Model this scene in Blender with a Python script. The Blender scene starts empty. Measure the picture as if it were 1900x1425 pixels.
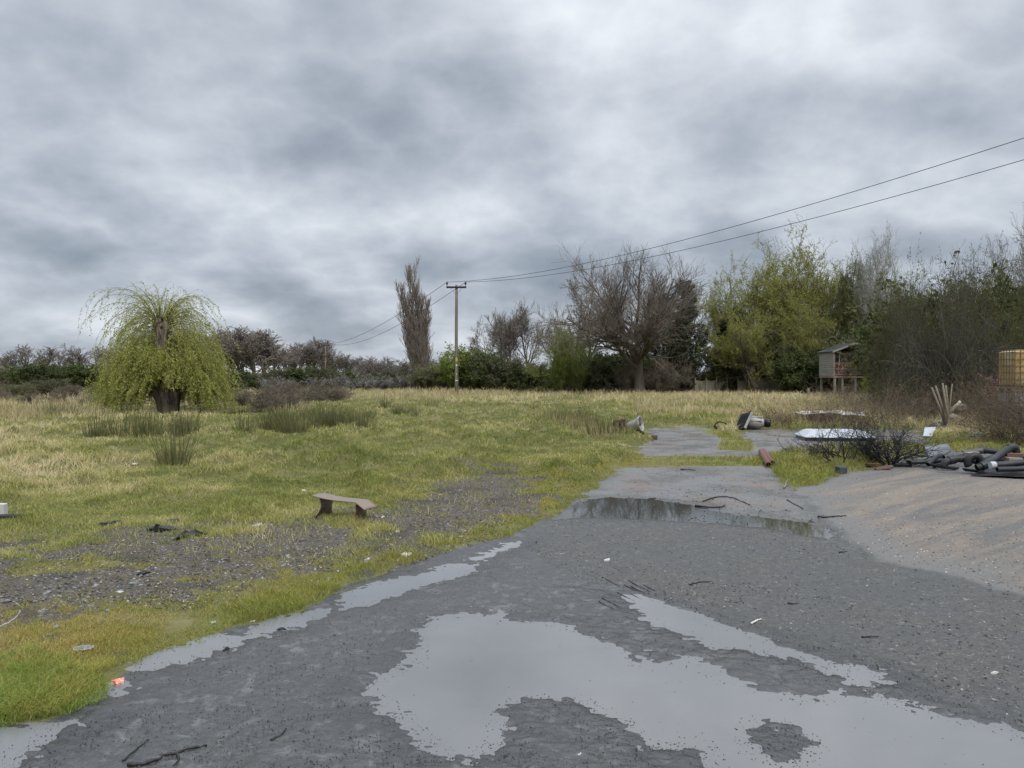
import bpy, math, time
import numpy as np
T0 = time.time()
R = math.radians
rng = np.random.default_rng(7)
scene = bpy.context.scene
COL = scene.collection
PI = math.pi

# ------------------------------------------------------------------ camera
F = 1428.0; CX = 950.0; CY = 712.5; HOR = 698.0; EYE = 1.6
PIT = -math.atan((CY-HOR)/F)
cam_d = bpy.data.cameras.new('camera'); cam = bpy.data.objects.new('camera', cam_d); COL.objects.link(cam)
cam.location = (0, 0, EYE); cam.rotation_euler = (PI/2+PIT, 0, 0)
cam_d.sensor_width = 36; cam_d.lens = F/1900*36; cam_d.clip_end = 5000; cam_d.clip_start = 0.05
scene.camera = cam
CP, SP = math.cos(PIT), math.sin(PIT)

def ray(px, py):
    u = (px-CX)/F; v = (CY-py)/F
    return np.array([u, CP-v*SP, SP+v*CP])
def G(px, py, z=0.0):
    d = ray(px, py); t = (z-EYE)/d[2]
    return np.array([d[0]*t, d[1]*t, z])
def P(px, py, depth):
    d = ray(px, py); t = depth/d[1]
    return np.array([d[0]*t, depth, EYE+d[2]*t])

# ------------------------------------------------------------------ noise in numpy
def _hash(ix, iy, seed):
    h = (ix.astype(np.int64)*374761393 + iy.astype(np.int64)*668265263 + seed*1442695041) & 0xFFFFFFFF
    h = ((h ^ (h >> 13))*1274126177) & 0xFFFFFFFF
    h = (h ^ (h >> 16)) & 0xFFFFFFFF
    return h.astype(np.float64)/4294967295.0
def vnoise(x, y, seed=0):
    ix = np.floor(x); iy = np.floor(y); fx = x-ix; fy = y-iy
    fx = fx*fx*(3-2*fx); fy = fy*fy*(3-2*fy)
    a = _hash(ix, iy, seed); b = _hash(ix+1, iy, seed); c = _hash(ix, iy+1, seed); d = _hash(ix+1, iy+1, seed)
    return (a*(1-fx)+b*fx)*(1-fy)+(c*(1-fx)+d*fx)*fy
def fbm(x, y, scale, octv=3, seed=0):          # about -1..1, scale = feature size in metres
    s = np.zeros_like(x, dtype=np.float64); a = 1.0; t = 0; f = 1.0/scale
    for o in range(octv):
        s += a*(vnoise(x*f+o*17.3, y*f-o*9.1, seed+o)*2-1); t += a; a *= 0.55; f *= 2.03
    return s/t*1.5
def sstep(a, b, x):
    t = np.clip((x-a)/(b-a), 0, 1); return t*t*(3-2*t)

def sdf_poly(poly, x, y, pad=3.0):             # positive inside, metres
    poly = np.asarray(poly)[:, :2]
    out = np.full(x.shape, -float(pad))
    m = (x > poly[:, 0].min()-pad) & (x < poly[:, 0].max()+pad) & (y > poly[:, 1].min()-pad) & (y < poly[:, 1].max()+pad)
    X = x[m]; Y = y[m]
    if X.size == 0: return out
    best = np.full(X.shape, 1e9); ins = np.zeros(X.shape, bool); n = len(poly)
    for i in range(n):
        ax, ay = poly[i]; bx, by = poly[(i+1) % n]
        ex, ey = bx-ax, by-ay
        t = np.clip(((X-ax)*ex+(Y-ay)*ey)/(ex*ex+ey*ey+1e-12), 0, 1)
        dx = X-(ax+t*ex); dy = Y-(ay+t*ey)
        best = np.minimum(best, dx*dx+dy*dy)
        if ay != by:
            c = ((ay > Y) != (by > Y)) & (X < ex*(Y-ay)/(by-ay)+ax)
            ins ^= c
    d = np.sqrt(best)
    out[m] = np.where(ins, d, -d)
    return out
def pix(*pts): return np.array([G(a, b) for a, b in pts])

# ------------------------------------------------------------------ object helpers
def tag(o, label=None, cat=None, group=None, kind=None):
    if label: o['label'] = label
    if cat: o['category'] = cat
    if group: o['group'] = group
    if kind: o['kind'] = kind
    return o
def empty(name, loc=(0, 0, 0), rz=0.0):
    o = bpy.data.objects.new(name, None); COL.objects.link(o); o.location = tuple(loc); o.rotation_euler = (0, 0, rz)
    o.empty_display_size = 0.1
    return o
def mesh_np(name, V, faces, mats, midx=None, parent=None, smooth=False, attrs=None, cattrs=None):
    me = bpy.data.meshes.new(name)
    V = np.asarray(V, dtype=np.float32)
    me.vertices.add(len(V)); me.vertices.foreach_set('co', V.ravel())
    lo = []; st = []; tot = 0
    for f in faces:
        f = np.asarray(f, dtype=np.int32)
        if len(f) == 0: continue
        lo.append(f.ravel()); st.append(np.arange(len(f))*f.shape[1]+tot); tot += f.size
    lo = np.concatenate(lo); st = np.concatenate(st).astype(np.int32)
    me.loops.add(len(lo)); me.loops.foreach_set('vertex_index', lo)
    me.polygons.add(len(st)); me.polygons.foreach_set('loop_start', st)
    if not isinstance(mats, (list, tuple)): mats = [mats]
    for m in mats: me.materials.append(m)
    if midx is not None: me.polygons.foreach_set('material_index', np.asarray(midx, dtype=np.int32))
    me.polygons.foreach_set('use_smooth', np.full(len(st), smooth))
    for k, a in (attrs or {}).items():
        at = me.attributes.new(k, 'FLOAT', 'POINT'); at.data.foreach_set('value', np.asarray(a, dtype=np.float32))
    for k, a in (cattrs or {}).items():
        at = me.attributes.new(k, 'FLOAT_COLOR', 'POINT'); at.data.foreach_set('color', np.asarray(a, dtype=np.float32).ravel())
    me.update(calc_edges=True)
    o = bpy.data.objects.new(name, me); COL.objects.link(o)
    if parent is not None: o.parent = parent
    return o
def copy_tree(o, parent=None):
    c = o.copy(); COL.objects.link(c)
    if parent is not None: c.parent = parent
    for ch in list(o.children): copy_tree(ch, c)
    return c

class MB:
    """collects shapes, builds ONE mesh"""
    def __init__(s): s.v = []; s.f3 = []; s.f4 = []; s.n = 0
    def add(s, V, f4=None, f3=None):
        V = np.asarray(V, float)
        s.v.append(V)
        if f4 is not None and len(f4): s.f4.append(np.asarray(f4)+s.n)
        if f3 is not None and len(f3): s.f3.append(np.asarray(f3)+s.n)
        s.n += len(V); return s
    def box(s, c, size, rot=(0, 0, 0), jit=0.0):
        x, y, z = np.array(size)/2
        V = np.array([[-x,-y,-z],[x,-y,-z],[x,y,-z],[-x,y,-z],[-x,-y,z],[x,-y,z],[x,y,z],[-x,y,z]])
        if jit: V = V+rng.normal(0, jit, V.shape)
        V = V @ rotm(rot).T + np.array(c)
        return s.add(V, f4=[[0,3,2,1],[4,5,6,7],[0,1,5,4],[1,2,6,5],[2,3,7,6],[3,0,4,7]])
    def tube(s, pts, r, sides=8, cap=True):
        pts = np.asarray(pts, float)[None]; K = pts.shape[1]
        r = np.broadcast_to(np.asarray(r, float), (K,))[None]
        V, Fq = tubes(pts, r, sides)
        s.add(V, f4=Fq)
        if cap:
            b = s.n-len(V)
            for k, base in ((0, 0), (1, (K-1)*sides)):
                c = pts[0, 0] if k == 0 else pts[0, -1]
                ring = np.arange(sides)+base+b
                s.v.append(c[None]); ci = s.n; s.n += 1
                t = np.stack([np.full(sides, ci), ring if k else np.roll(ring, -1), np.roll(ring, -1) if k else ring], 1)
                s.f3.append(t)
        return s
    def loft(s, rings, cap=True, closed=True):
        rings = np.asarray(rings, float); K, n = rings.shape[:2]
        b = s.n; s.v.append(rings.reshape(-1, 3)); s.n += K*n
        fs = []
        m = n if closed else n-1
        for k in range(K-1):
            i = np.arange(m); j = (i+1) % n
            fs.append(np.stack([b+k*n+i, b+k*n+j, b+(k+1)*n+j, b+(k+1)*n+i], 1))
        s.f4.append(np.concatenate(fs))
        if cap and closed:
            for k in (0, K-1):
                c = rings[k].mean(0); s.v.append(c[None]); ci = s.n; s.n += 1
                i = np.arange(n); j = (i+1) % n
                a = [np.full(n, ci), b+k*n+i, b+k*n+j] if k else [np.full(n, ci), b+k*n+j, b+k*n+i]
                s.f3.append(np.stack(a, 1))
        return s
    def build(s, name, mat, parent=None, smooth=False, bevel=0.0, solid=0.0, attrs=None):
        V = np.concatenate(s.v)
        faces = []
        if s.f4: faces.append(np.concatenate(s.f4))
        if s.f3: faces.append(np.concatenate(s.f3))
        o = mesh_np(name, V, faces, mat, parent=parent, smooth=smooth, attrs=attrs)
        if solid:
            m = o.modifiers.new('s', 'SOLIDIFY'); m.thickness = solid; m.offset = 0
        if bevel:
            m = o.modifiers.new('b', 'BEVEL'); m.width = bevel; m.segments = 2; m.limit_method = 'ANGLE'
        return o
def rotm(r):
    a, b, c = r
    X = np.array([[1,0,0],[0,math.cos(a),-math.sin(a)],[0,math.sin(a),math.cos(a)]])
    Y = np.array([[math.cos(b),0,math.sin(b)],[0,1,0],[-math.sin(b),0,math.cos(b)]])
    Z = np.array([[math.cos(c),-math.sin(c),0],[math.sin(c),math.cos(c),0],[0,0,1]])
    return Z @ Y @ X
def nrm(a): return a/(np.linalg.norm(a, axis=-1, keepdims=True)+1e-9)
def tubes(Pp, Rr, sides=3):
    """Pp (N,K,3) Rr (N,K) -> verts, quads"""
    N, K, _ = Pp.shape
    T = np.empty_like(Pp); T[:, 1:-1] = Pp[:, 2:]-Pp[:, :-2]; T[:, 0] = Pp[:, 1]-Pp[:, 0]; T[:, -1] = Pp[:, -1]-Pp[:, -2]
    T = nrm(T)
    ref = np.where(np.abs(T[:, :1, 2:3]) > 0.8, np.array([1.0, 0.13, 0]), np.array([0.07, 0, 1.0]))
    A = nrm(np.cross(T, np.broadcast_to(ref, T.shape))); B = np.cross(T, A)
    an = np.arange(sides)/sides*2*PI
    V = Pp[:, :, None, :]+Rr[:, :, None, None]*(A[:, :, None, :]*np.cos(an)[None, None, :, None]+B[:, :, None, :]*np.sin(an)[None, None, :, None])
    V = V.reshape(-1, 3)
    n = np.arange(N)[:, None, None]; k = np.arange(K-1)[None, :, None]; s = np.arange(sides)[None, None, :]
    base = n*K*sides; s2 = (s+1) % sides
    q = np.stack([base+k*sides+s, base+k*sides+s2, base+(k+1)*sides+s2, base+(k+1)*sides+s], -1)
    return V, q.reshape(-1, 4)

# ------------------------------------------------------------------ materials
class NT:
    def __init__(s, tree): s.t = tree; s.n = tree.nodes; s.l = tree.links
    def node(s, kind, **kw):
        nd = s.n.new(kind)
        for k, v in kw.items(): setattr(nd, k, v)
        return nd
    def put(s, sock, v):
        if isinstance(v, bpy.types.NodeSocket): s.l.new(v, sock)
        elif v is not None:
            try: sock.default_value = v
            except Exception: sock.default_value = tuple(v)+(1,)
    def math(s, op, a, b=None, c=None, clamp=False):
        nd = s.node('ShaderNodeMath', operation=op, use_clamp=clamp)
        s.put(nd.inputs[0], a); s.put(nd.inputs[1], b); s.put(nd.inputs[2], c)
        return nd.outputs[0]
    def vmath(s, op, a, b=None):
        nd = s.node('ShaderNodeVectorMath', operation=op); s.put(nd.inputs[0], a); s.put(nd.inputs[1], b)
        return nd.outputs['Value'] if op in ('DOT_PRODUCT', 'LENGTH') else nd.outputs[0]
    def mix(s, f, a, b, mode='MIX'):
        nd = s.node('ShaderNodeMix', data_type='RGBA', blend_type=mode); nd.clamp_factor = True
        s.put(nd.inputs[0], f); s.put(nd.inputs[6], c4(a)); s.put(nd.inputs[7], c4(b)); return nd.outputs[2]
    def mixf(s, f, a, b):
        nd = s.node('ShaderNodeMix', data_type='FLOAT'); s.put(nd.inputs[0], f); s.put(nd.inputs[2], a); s.put(nd.inputs[3], b); return nd.outputs[0]
    def noise(s, vec, scale, detail=4, rough=0.55, dist=0.0):
        nd = s.node('ShaderNodeTexNoise'); s.put(nd.inputs['Vector'], vec)
        nd.inputs['Scale'].default_value = scale; nd.inputs['Detail'].default_value = detail
        nd.inputs['Roughness'].default_value = rough; nd.inputs['Distortion'].default_value = dist
        return nd.outputs['Fac']
    def vor(s, vec, scale, out='Distance', rnd=1.0):
        nd = s.node('ShaderNodeTexVoronoi'); s.put(nd.inputs['Vector'], vec); nd.inputs['Scale'].default_value = scale
        nd.inputs['Randomness'].default_value = rnd
        return nd.outputs[out]
    def ramp(s, f, stops, interp='LINEAR'):
        nd = s.node('ShaderNodeValToRGB'); s.put(nd.inputs[0], f); cr = nd.color_ramp; cr.interpolation = interp
        while len(cr.elements) < len(stops): cr.elements.new(0.5)
        for e, (p, c) in zip(cr.elements, stops):
            e.position = p; e.color = c4(c) if not isinstance(c, (int, float)) else (c, c, c, 1)
        return nd.outputs[0]
    def mr(s, v, a, b, c=0.0, d=1.0, smooth=False):
        nd = s.node('ShaderNodeMapRange'); nd.clamp = True
        if smooth: nd.interpolation_type = 'SMOOTHSTEP'
        s.put(nd.inputs[0], v); nd.inputs[1].default_value = a; nd.inputs[2].default_value = b
        nd.inputs[3].default_value = c; nd.inputs[4].default_value = d; return nd.outputs[0]
    def attr(s, name, out='Fac'):
        nd = s.node('ShaderNodeAttribute', attribute_name=name); return nd.outputs[out]
def c4(c):
    if isinstance(c, bpy.types.NodeSocket): return c
    return tuple(c)+(1,) if len(c) == 3 else tuple(c)
def newmat(name):
    m = bpy.data.materials.new(name); m.use_nodes = True; t = NT(m.node_tree); t.n.clear()
    out = t.node('ShaderNodeOutputMaterial'); return m, t, out
def pmat(name, col, rough=0.7, metal=0.0, var=0.25, scale=8.0, col2=None, thr=(0.45, 0.65), bump=0.3, bscale=None, stretch=None, spec=0.4, grime=None):
    m, t, out = newmat(name)
    tc = t.node('ShaderNodeTexCoord').outputs['Object']
    if stretch:
        mp = t.node('ShaderNodeMapping'); mp.inputs['Scale'].default_value = stretch; t.l.new(tc, mp.inputs[0]); tc = mp.outputs[0]
    n1 = t.noise(tc, scale, 6, 0.6)
    c = t.mix(n1, tuple(x*(1-var) for x in col), tuple(min(1, x*(1+var)) for x in col))
    if col2 is not None:
        n2 = t.noise(tc, scale*0.6, 8, 0.7, 0.4); c = t.mix(t.mr(n2, thr[0], thr[1]), c, col2)
    if grime:
        n3 = t.noise(tc, scale*3, 5, 0.7); c = t.mix(t.mr(n3, 0.55, 0.7), c, grime)
    b = t.node('ShaderNodeBsdfPrincipled'); t.put(b.inputs['Base Color'], c)
    rr = t.mr(n1, 0.2, 0.8, max(0.02, rough-0.12), min(1, rough+0.12)); t.put(b.inputs['Roughness'], rr)
    b.inputs['Metallic'].default_value = metal; b.inputs['Specular IOR Level'].default_value = spec
    if bump:
        bp = t.node('ShaderNodeBump'); bp.inputs['Strength'].default_value = bump; bp.inputs['Distance'].default_value = 0.01
        t.put(bp.inputs['Height'], t.noise(tc, bscale or scale*4, 6, 0.65)); t.l.new(bp.outputs[0], b.inputs['Normal'])
    t.l.new(b.outputs[0], out.inputs[0]); return m
def leafmat(name, cols, trans=0.3, clump=0.6, rough=0.6):
    """cols: ramp over per-leaf random value"""
    m, t, out = newmat(name)
    rv = t.attr('rnd')
    n = t.noise(t.node('ShaderNodeTexCoord').outputs['Object'], clump, 3, 0.5)
    f = t.math('ADD', t.math('MULTIPLY', rv, 0.6), t.mr(n, 0.3, 0.7, 0.0, 0.4))
    st = [(i/(len(cols)-1), c) for i, c in enumerate(cols)]
    c = t.ramp(f, st)
    d = t.node('ShaderNodeBsdfDiffuse'); t.put(d.inputs[0], c)
    tr = t.node('ShaderNodeBsdfTranslucent'); t.put(tr.inputs[0], c)
    mx = t.node('ShaderNodeMixShader'); mx.inputs[0].default_value = trans
    t.l.new(d.outputs[0], mx.inputs[1]); t.l.new(tr.outputs[0], mx.inputs[2])
    t.l.new(mx.outputs[0], out.inputs[0]); return m

# ------------------------------------------------------------------ sky + light
SUN_AZ, SUN_EL = R(155), R(48)     # azimuth from +Y clockwise: the sun is behind the cloud, behind-right of the camera
w = bpy.data.worlds.new('World'); scene.world = w; w.use_nodes = True
t = NT(w.node_tree); t.n.clear()
wo = t.node('ShaderNodeOutputWorld')
sky = t.node('ShaderNodeTexSky', sky_type='NISHITA'); sky.sun_disc = False; sky.sun_elevation = SUN_EL; sky.sun_rotation = SUN_AZ
bg1 = t.node('ShaderNodeBackground'); bg1.inputs[1].default_value = 0.09; t.l.new(sky.outputs[0], bg1.inputs[0])
gen = t.node('ShaderNodeTexCoord').outputs['Generated']
sep = t.node('ShaderNodeSeparateXYZ'); t.l.new(gen, sep.inputs[0]); dx, dy, dz = sep.outputs
el = t.math('ARCSINE', dz); az = t.math('ARCTAN2', dx, dy)
zz = t.math('ADD', t.math('MAXIMUM', dz, 0.0), 0.40)
cmb = t.node('ShaderNodeCombineXYZ'); t.put(cmb.inputs[0], t.math('DIVIDE', dx, zz)); t.put(cmb.inputs[1], t.math('DIVIDE', dy, zz)); t.put(cmb.inputs[2], 0.37)
pv = cmb.outputs[0]
n_big = t.noise(pv, 1.05, 5, 0.55, 0.25)
n_mid = t.noise(pv, 4.2, 8, 0.56, 0.15)
bil = t.math('ABSOLUTE', t.math('SUBTRACT', t.noise(pv, 3.0, 7, 0.5, 0.1), 0.5))
v = t.math('ADD', t.math('MULTIPLY', n_big, 0.90), t.math('MULTIPLY', n_mid, 0.42))
v = t.math('SUBTRACT', t.math('MULTIPLY_ADD', bil, -0.75, v), 0.09)
azel = t.node('ShaderNodeCombineXYZ'); t.put(azel.inputs[0], az); t.put(azel.inputs[1], el)
def blob(px, py, sx, sy, amp, tilt=0.0):
    global v
    d = ray(px, py); d = d/np.linalg.norm(d)
    a0 = math.atan2(d[0], d[1]); e0 = math.asin(d[2])
    mpn = t.node('ShaderNodeMapping', vector_type='TEXTURE'); mpn.inputs['Location'].default_value = (a0, e0, 0)
    mpn.inputs['Rotation'].default_value = (0, 0, tilt); mpn.inputs['Scale'].default_value = (2.3*sx/F, 2.3*sy/F, 1)
    t.l.new(azel.outputs[0], mpn.inputs[0])
    g = t.node('ShaderNodeTexGradient', gradient_type='QUADRATIC_SPHERE'); t.l.new(mpn.outputs[0], g.inputs[0])
    v = t.math('MULTIPLY_ADD', g.outputs['Fac'], amp, v)
BLOBS = [(1060, 30, 170, 90, .17, 0), (1400, 60, 260, 100, .10, -.2), (600, 190, 330, 110, -.14, 0.1), (180, 150, 230, 110, -.05, 0),
         (60, 330, 160, 90, .05, 0), (900, 300, 260, 60, -.06, 0), (560, 420, 230, 45, .17, 0.05), (880, 375, 120, 50, .12, 0),
         (1830, 340, 150, 70, .15, 0), (1450, 230, 300, 60, -.04, -.2), (1000, 490, 400, 50, -.10, 0), (500, 500, 220, 26, .14, 0), (100, 585, 260, 28, .10, 0),
         (400, 585, 250, 22, .08, 0), (850, 640, 160, 45, .16, 0), (1300, 620, 200, 60, .14, 0), (230, 480, 160, 30, -.08, 0), (1700, 140, 200, 80, -.03, 0)]
for b in BLOBS: blob(*b)
v = t.math('MULTIPLY_ADD', v, 1.04, -0.015)
cc = t.ramp(v, [(0.26, (.215, .25, .305)), (0.40, (.305, .345, .405)), (0.52, (.415, .455, .517)), (0.66, (.57, .61, .67)), (0.84, (.80, .84, .88))])
# overcast luminance gradient: raised above the view beyond a natural overcast, to brighten the ground
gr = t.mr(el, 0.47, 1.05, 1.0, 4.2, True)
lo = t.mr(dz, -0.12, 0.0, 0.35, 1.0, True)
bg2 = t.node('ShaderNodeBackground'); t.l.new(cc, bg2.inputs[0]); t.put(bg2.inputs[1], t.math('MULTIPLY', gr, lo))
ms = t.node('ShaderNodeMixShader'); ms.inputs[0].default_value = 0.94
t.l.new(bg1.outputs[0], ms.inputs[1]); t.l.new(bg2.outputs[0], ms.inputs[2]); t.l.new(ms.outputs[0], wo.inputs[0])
sd = bpy.data.lights.new('sun', 'SUN'); sd.energy = 1.5; sd.angle = R(14); sd.color = (1, .96, .9)
so = bpy.data.objects.new('sun', sd); COL.objects.link(so)
so.rotation_euler = (PI/2-SUN_EL, 0, PI-SUN_AZ)   # set exactly below
from mathutils import Vector
sv = Vector((math.sin(SUN_AZ)*math.cos(SUN_EL), math.cos(SUN_AZ)*math.cos(SUN_EL), math.sin(SUN_EL)))
so.rotation_euler = sv.to_track_quat('Z', 'Y').to_euler()
scene.view_settings.view_transform = 'Standard'; scene.view_settings.look = 'None'
scene.view_settings.exposure = 0.22; scene.view_settings.gamma = 1.0
# ================================================================== GROUND
PG = dict(
 # tarmac and hard standing (everything that is not field)
 hard=pix((-2600,1425),(-1200,1425),(-300,1400),(0,1345),(110,1335),(185,1290),(215,1258),(300,1212),(420,1175),(560,1133),(640,1093),(740,1055),(860,1020),(960,988),(1032,957),(1062,930),(1108,908),(1150,872),(1190,862),(1188,840),(1205,815),(1207,796),(1270,793),(1320,797),(1350,812),(1390,822),(1385,800),(1420,797),(1500,801),(1600,797),(1710,800),(1720,826),(1560,832),(1470,836),(1412,842),(1425,868),(1440,890),(1475,912),(1520,898),(1580,876),(1640,866),(1690,852),(1800,846),(2000,850),(2500,870),(4200,1000),(6000,1425),(9000,3600),(-9000,3600)),
 asph=pix((1035,965),(1100,960),(1200,966),(1340,971),(1450,985),(1530,1008),(1640,1048),(1780,1078),(1900,1112),(2400,1200),(3500,1420),(2200,1420),(1900,1345),(1760,1290),(1640,1250),(1540,1230),(1440,1196),(1330,1155),(1200,1103),(1120,1085),(1030,1060),(980,1020),(980,990)),
 ramp=pix((1480,906),(1530,898),(1590,876),(1660,867),(1700,868),(1900,890),(2300,930),(3500,1100),(3500,1420),(2400,1190),(1900,1108),(1780,1074),(1640,1044),(1560,1000),(1500,930)),
 slab=pix((1650,862),(1760,845),(1900,848),(2400,870),(2400,945),(1900,887),(1760,872)),
 far=pix((1150,868),(1425,868),(1445,892),(1480,912),(1500,930),(1560,1000),(1530,1008),(1450,985),(1340,971),(1200,962),(1040,957),(1062,930),(1108,908)),
 mossband=pix((1180,848),(1300,846),(1412,850),(1422,866),(1300,866),(1150,869)),
 mossb=pix((1300,800),(1330,797),(1400,825),(1395,838),(1330,835),(1340,815)),
 gravel=pix((-300,1110),(0,1010),(120,1000),(300,990),(420,985),(540,972),(600,952),(720,955),(800,905),(940,868),(1020,880),(1000,920),(960,960),(860,985),(800,1020),(740,1030),(640,1060),(500,1060),(380,1100),(200,1120),(60,1140),(-300,1200)),
)
PUD = dict(
 p1=pix((1030,964),(1048,948),(1075,932),(1130,924),(1210,926),(1290,940),(1340,953),(1420,962),(1500,972),(1540,985),(1536,1000),(1450,983),(1345,970),(1200,964),(1100,959),(1060,960)),
 p2=pix((812,1150),(870,1139),(950,1152),(1050,1164),(1110,1185),(1160,1222),(1210,1238),(1290,1232),(1340,1262),(1420,1290),(1500,1300),(1560,1290),(1640,1300),(1760,1330),(1850,1352),(1900,1370),(2100,1420),(2100,1620),(1500,1700),(1330,1425),(1300,1390),(1200,1385),(1150,1345),(1080,1303),(1000,1300),(940,1320),(930,1345),(950,1370),(900,1400),(860,1422),(810,1392),(760,1362),(740,1330),(690,1312),(690,1280),(720,1255),(770,1235),(780,1190)),
 p3=pix((1155,1103),(1195,1106),(1260,1128),(1330,1158),(1400,1182),(1450,1200),(1520,1226),(1590,1238),(1638,1252),(1630,1266),(1590,1264),(1550,1248),(1490,1228),(1430,1214),(1370,1204),(1300,1192),(1250,1168),(1200,1150),(1180,1128)),
 p4=pix((636,1132),(645,1100),(700,1084),(770,1070),(830,1050),(880,1046),(886,1056),(840,1074),(790,1088),(740,1105),(680,1122)),
 p5=pix((455,1184),(475,1158),(540,1142),(600,1134),(604,1146),(560,1160),(500,1176)),
 p6=pix((240,1245),(265,1222),(330,1198),(400,1182),(436,1182),(425,1198),(380,1214),(310,1238)),
 p7=pix((-200,1370),(0,1345),(90,1330),(140,1332),(150,1345),(90,1370),(0,1420),(-200,1500)),
 p8=pix((120,1285),(190,1270),(230,1262),(235,1285),(180,1300),(120,1310)),
 p9=pix((885,1040),(900,1022),(940,1008),(975,1002),(965,1014),(925,1030)),
)
ISL = pix((1390,1372),(1405,1348),(1440,1340),(1475,1350),(1492,1378),(1470,1402),(1430,1410),(1400,1398))
POND = np.array([[-18.5,31.2],[-12.5,31.0],[-10.6,33.2],[-11,36],[-14,38],[-22,38.5],[-30,37],[-30,33],[-22,32.6]])
def fields(x, y):
    f = {k: sdf_poly(p, x, y, 4.0) for k, p in PG.items()}
    edge = fbm(x, y, 0.35, 4, 11)*0.10
    f['hard'] = f['hard']+edge*np.clip(y/8, .6, 2.5)
    pn = fbm(x, y, 0.22, 4, 21)
    pd = np.full(x.shape, -4.0)
    for k, p in PUD.items():
        s = sdf_poly(p, x, y, 1.0)+pn*(0.05 if k in ('p2', 'p7') else 0.03)
        pd = np.maximum(pd, s)
    isl = sdf_poly(ISL, x, y, 1.0)+pn*0.05
    pd = np.minimum(pd, -isl)
    f['pud'] = pd
    f['pond'] = sdf_poly(POND, x, y, 4.0)+fbm(x, y, 1.2, 2, 5)*0.3
    return f
WATER = 0.004
def macro(x, y, f):
    z = np.zeros_like(x)
    z += 0.012*np.clip(f['ramp'], 0, 5)
    out = np.clip(-f['hard'], 0, 4)
    z += 0.03*sstep(0, 0.6, out)*np.clip(y/9, .5, 1.6)
    z += 0.10*sstep(45, 75, y)*sstep(-14, -8, x)*(1-sstep(2, 16, x))
    z -= 0.75*sstep(-1.2, 1.0, f['pond'])
    z += 0.10*sstep(50, 70, y)*sstep(18, 30, x)
    return z
def height(x, y, f, fine=True):
    z = macro(x, y, f)
    soft = sstep(-0.05, 0.5, -f['hard'])
    hard = 1-soft
    n_mid = fbm(x, y, 0.55, 4, 31)
    damp = 1-sstep(0.0, 0.25, f['pud'])
    z += hard*(0.010+0.0035*n_mid)
    mud = 1-sstep(-0.1, 0.3, np.maximum(np.maximum(f['asph'], f['ramp']), f['slab']))
    if fine:
        z += hard*mud*damp*(0.0045*fbm(x, y, 0.07, 3, 41)+0.0025*fbm(x*0.5+y*.2, y, 0.028, 2, 42))
        z += hard*(1-mud)*0.0016*fbm(x, y, 0.03, 2, 43)
    z -= hard*0.0135*sstep(-0.16, 0.12, f['pud'])
    z -= hard*0.03*sstep(0.1, 0.8, f['pud'])
    gv = sstep(-0.3, 0.3, f['gravel'])
    bog = (1-0.8*gv)*(1-.95*sstep(-3.5, -1.5, f['pond']))
    z += soft*(0.020+0.03*gv*fbm(x, y, 0.3, 3, 52)*0.4)
    tz = np.maximum(0, fbm(x, y, 0.62, 3, 51))
    near = sstep(5, 14, y)
    z += soft*bog*(0.17*near+0.03)*tz + soft*bog*0.05*fbm(x, y, 2.6, 2, 55)*near
    if fine: z += soft*0.010*fbm(x, y, 0.06, 2, 53)
    z += 0.05*sstep(0.0, 0.06, f['slab'])
    return z
def gz(x, y):
    x = np.atleast_1d(np.asarray(x, float)); y = np.atleast_1d(np.asarray(y, float))
    return height(x, y, fields(x, y), fine=False)
def GP(px, py, dz=0.0):
    """pixel -> point standing on the modelled ground"""
    z = 0.0
    for _ in range(5):
        p = G(px, py, min(z, 1.2)); z = 0.5*z+0.5*float(gz(p[0], p[1])[0])
    p = G(px, py, z); p[2] = float(gz(p[0], p[1])[0])+dz
    return p
def GD(px, depth, dz=0.0):
    x = (px-CX)/F*depth
    return np.array([x, depth, float(gz(x, depth)[0])+dz])

# polar sheet: fine rings near the viewer's spot, coarse behind and far away
rr = [0.3]
while rr[-1] < 1500:
    r_ = rr[-1]
    step = 0.12 if r_ < 2.3 else max(0.0048, r_*r_/1232*0.85)
    step = min(step, max(0.10*r_/10, 0.0045)) if r_ > 14 else step
    if r_ > 60: step = r_*0.03
    if r_ > 150: step = r_*0.12
    rr.append(r_+step)
rr = np.array(rr)
fa = np.linspace(R(-40), R(40), 1350)
ca = np.linspace(R(40), R(320), 90)[1:-1]
th = np.concatenate([fa, ca]); NTH = len(th); NR = len(rr)
RR, TT = np.meshgrid(rr, th, indexing='ij')
gx = (RR*np.sin(TT)).ravel(); gy = (RR*np.cos(TT)).ravel()
ff = fields(gx, gy)
gzv = height(gx, gy, ff)
far_flat = sstep(120, 300, np.hypot(gx, gy)); gzv = gzv*(1-far_flat)+far_flat*0.2
def w_(k, a=-0.06, b=0.06): return sstep(a, b, ff[k])
e1 = fbm(gx, gy, 0.5, 4, 61)
grass_w = 1-sstep(-0.05, 0.05, ff['hard'])
moss_w = np.maximum(w_('mossband', -.15, .1), w_('mossb', -.15, .1))
moss_edge = sstep(0.0, 0.25, -ff['hard'])*(1-sstep(1.2, 3.2, -ff['hard']+.6*e1))*(.25+.75*sstep(-.4, .3, fbm(gx, gy, .5, 3, 65)))*(1-sstep(9, 20, gy))
def gravel_w(x, y, f):
    return sstep(-0.5, 0.4, f['gravel']+0.45*fbm(x, y, .5, 4, 61)+.3*fbm(x, y, .15, 3, 66))*(1-0.95*sstep(0.15, 0.6, fbm(x, y, 0.7, 4, 63)-0.25*f['gravel'].clip(-1, 1)))
grav_w = gravel_w(gx, gy, ff)
asph_w = sstep(-0.10, 0.10, ff['asph']+0.06*e1); ramp_w = sstep(-0.10, 0.10, ff['ramp']+0.10*e1)
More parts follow.
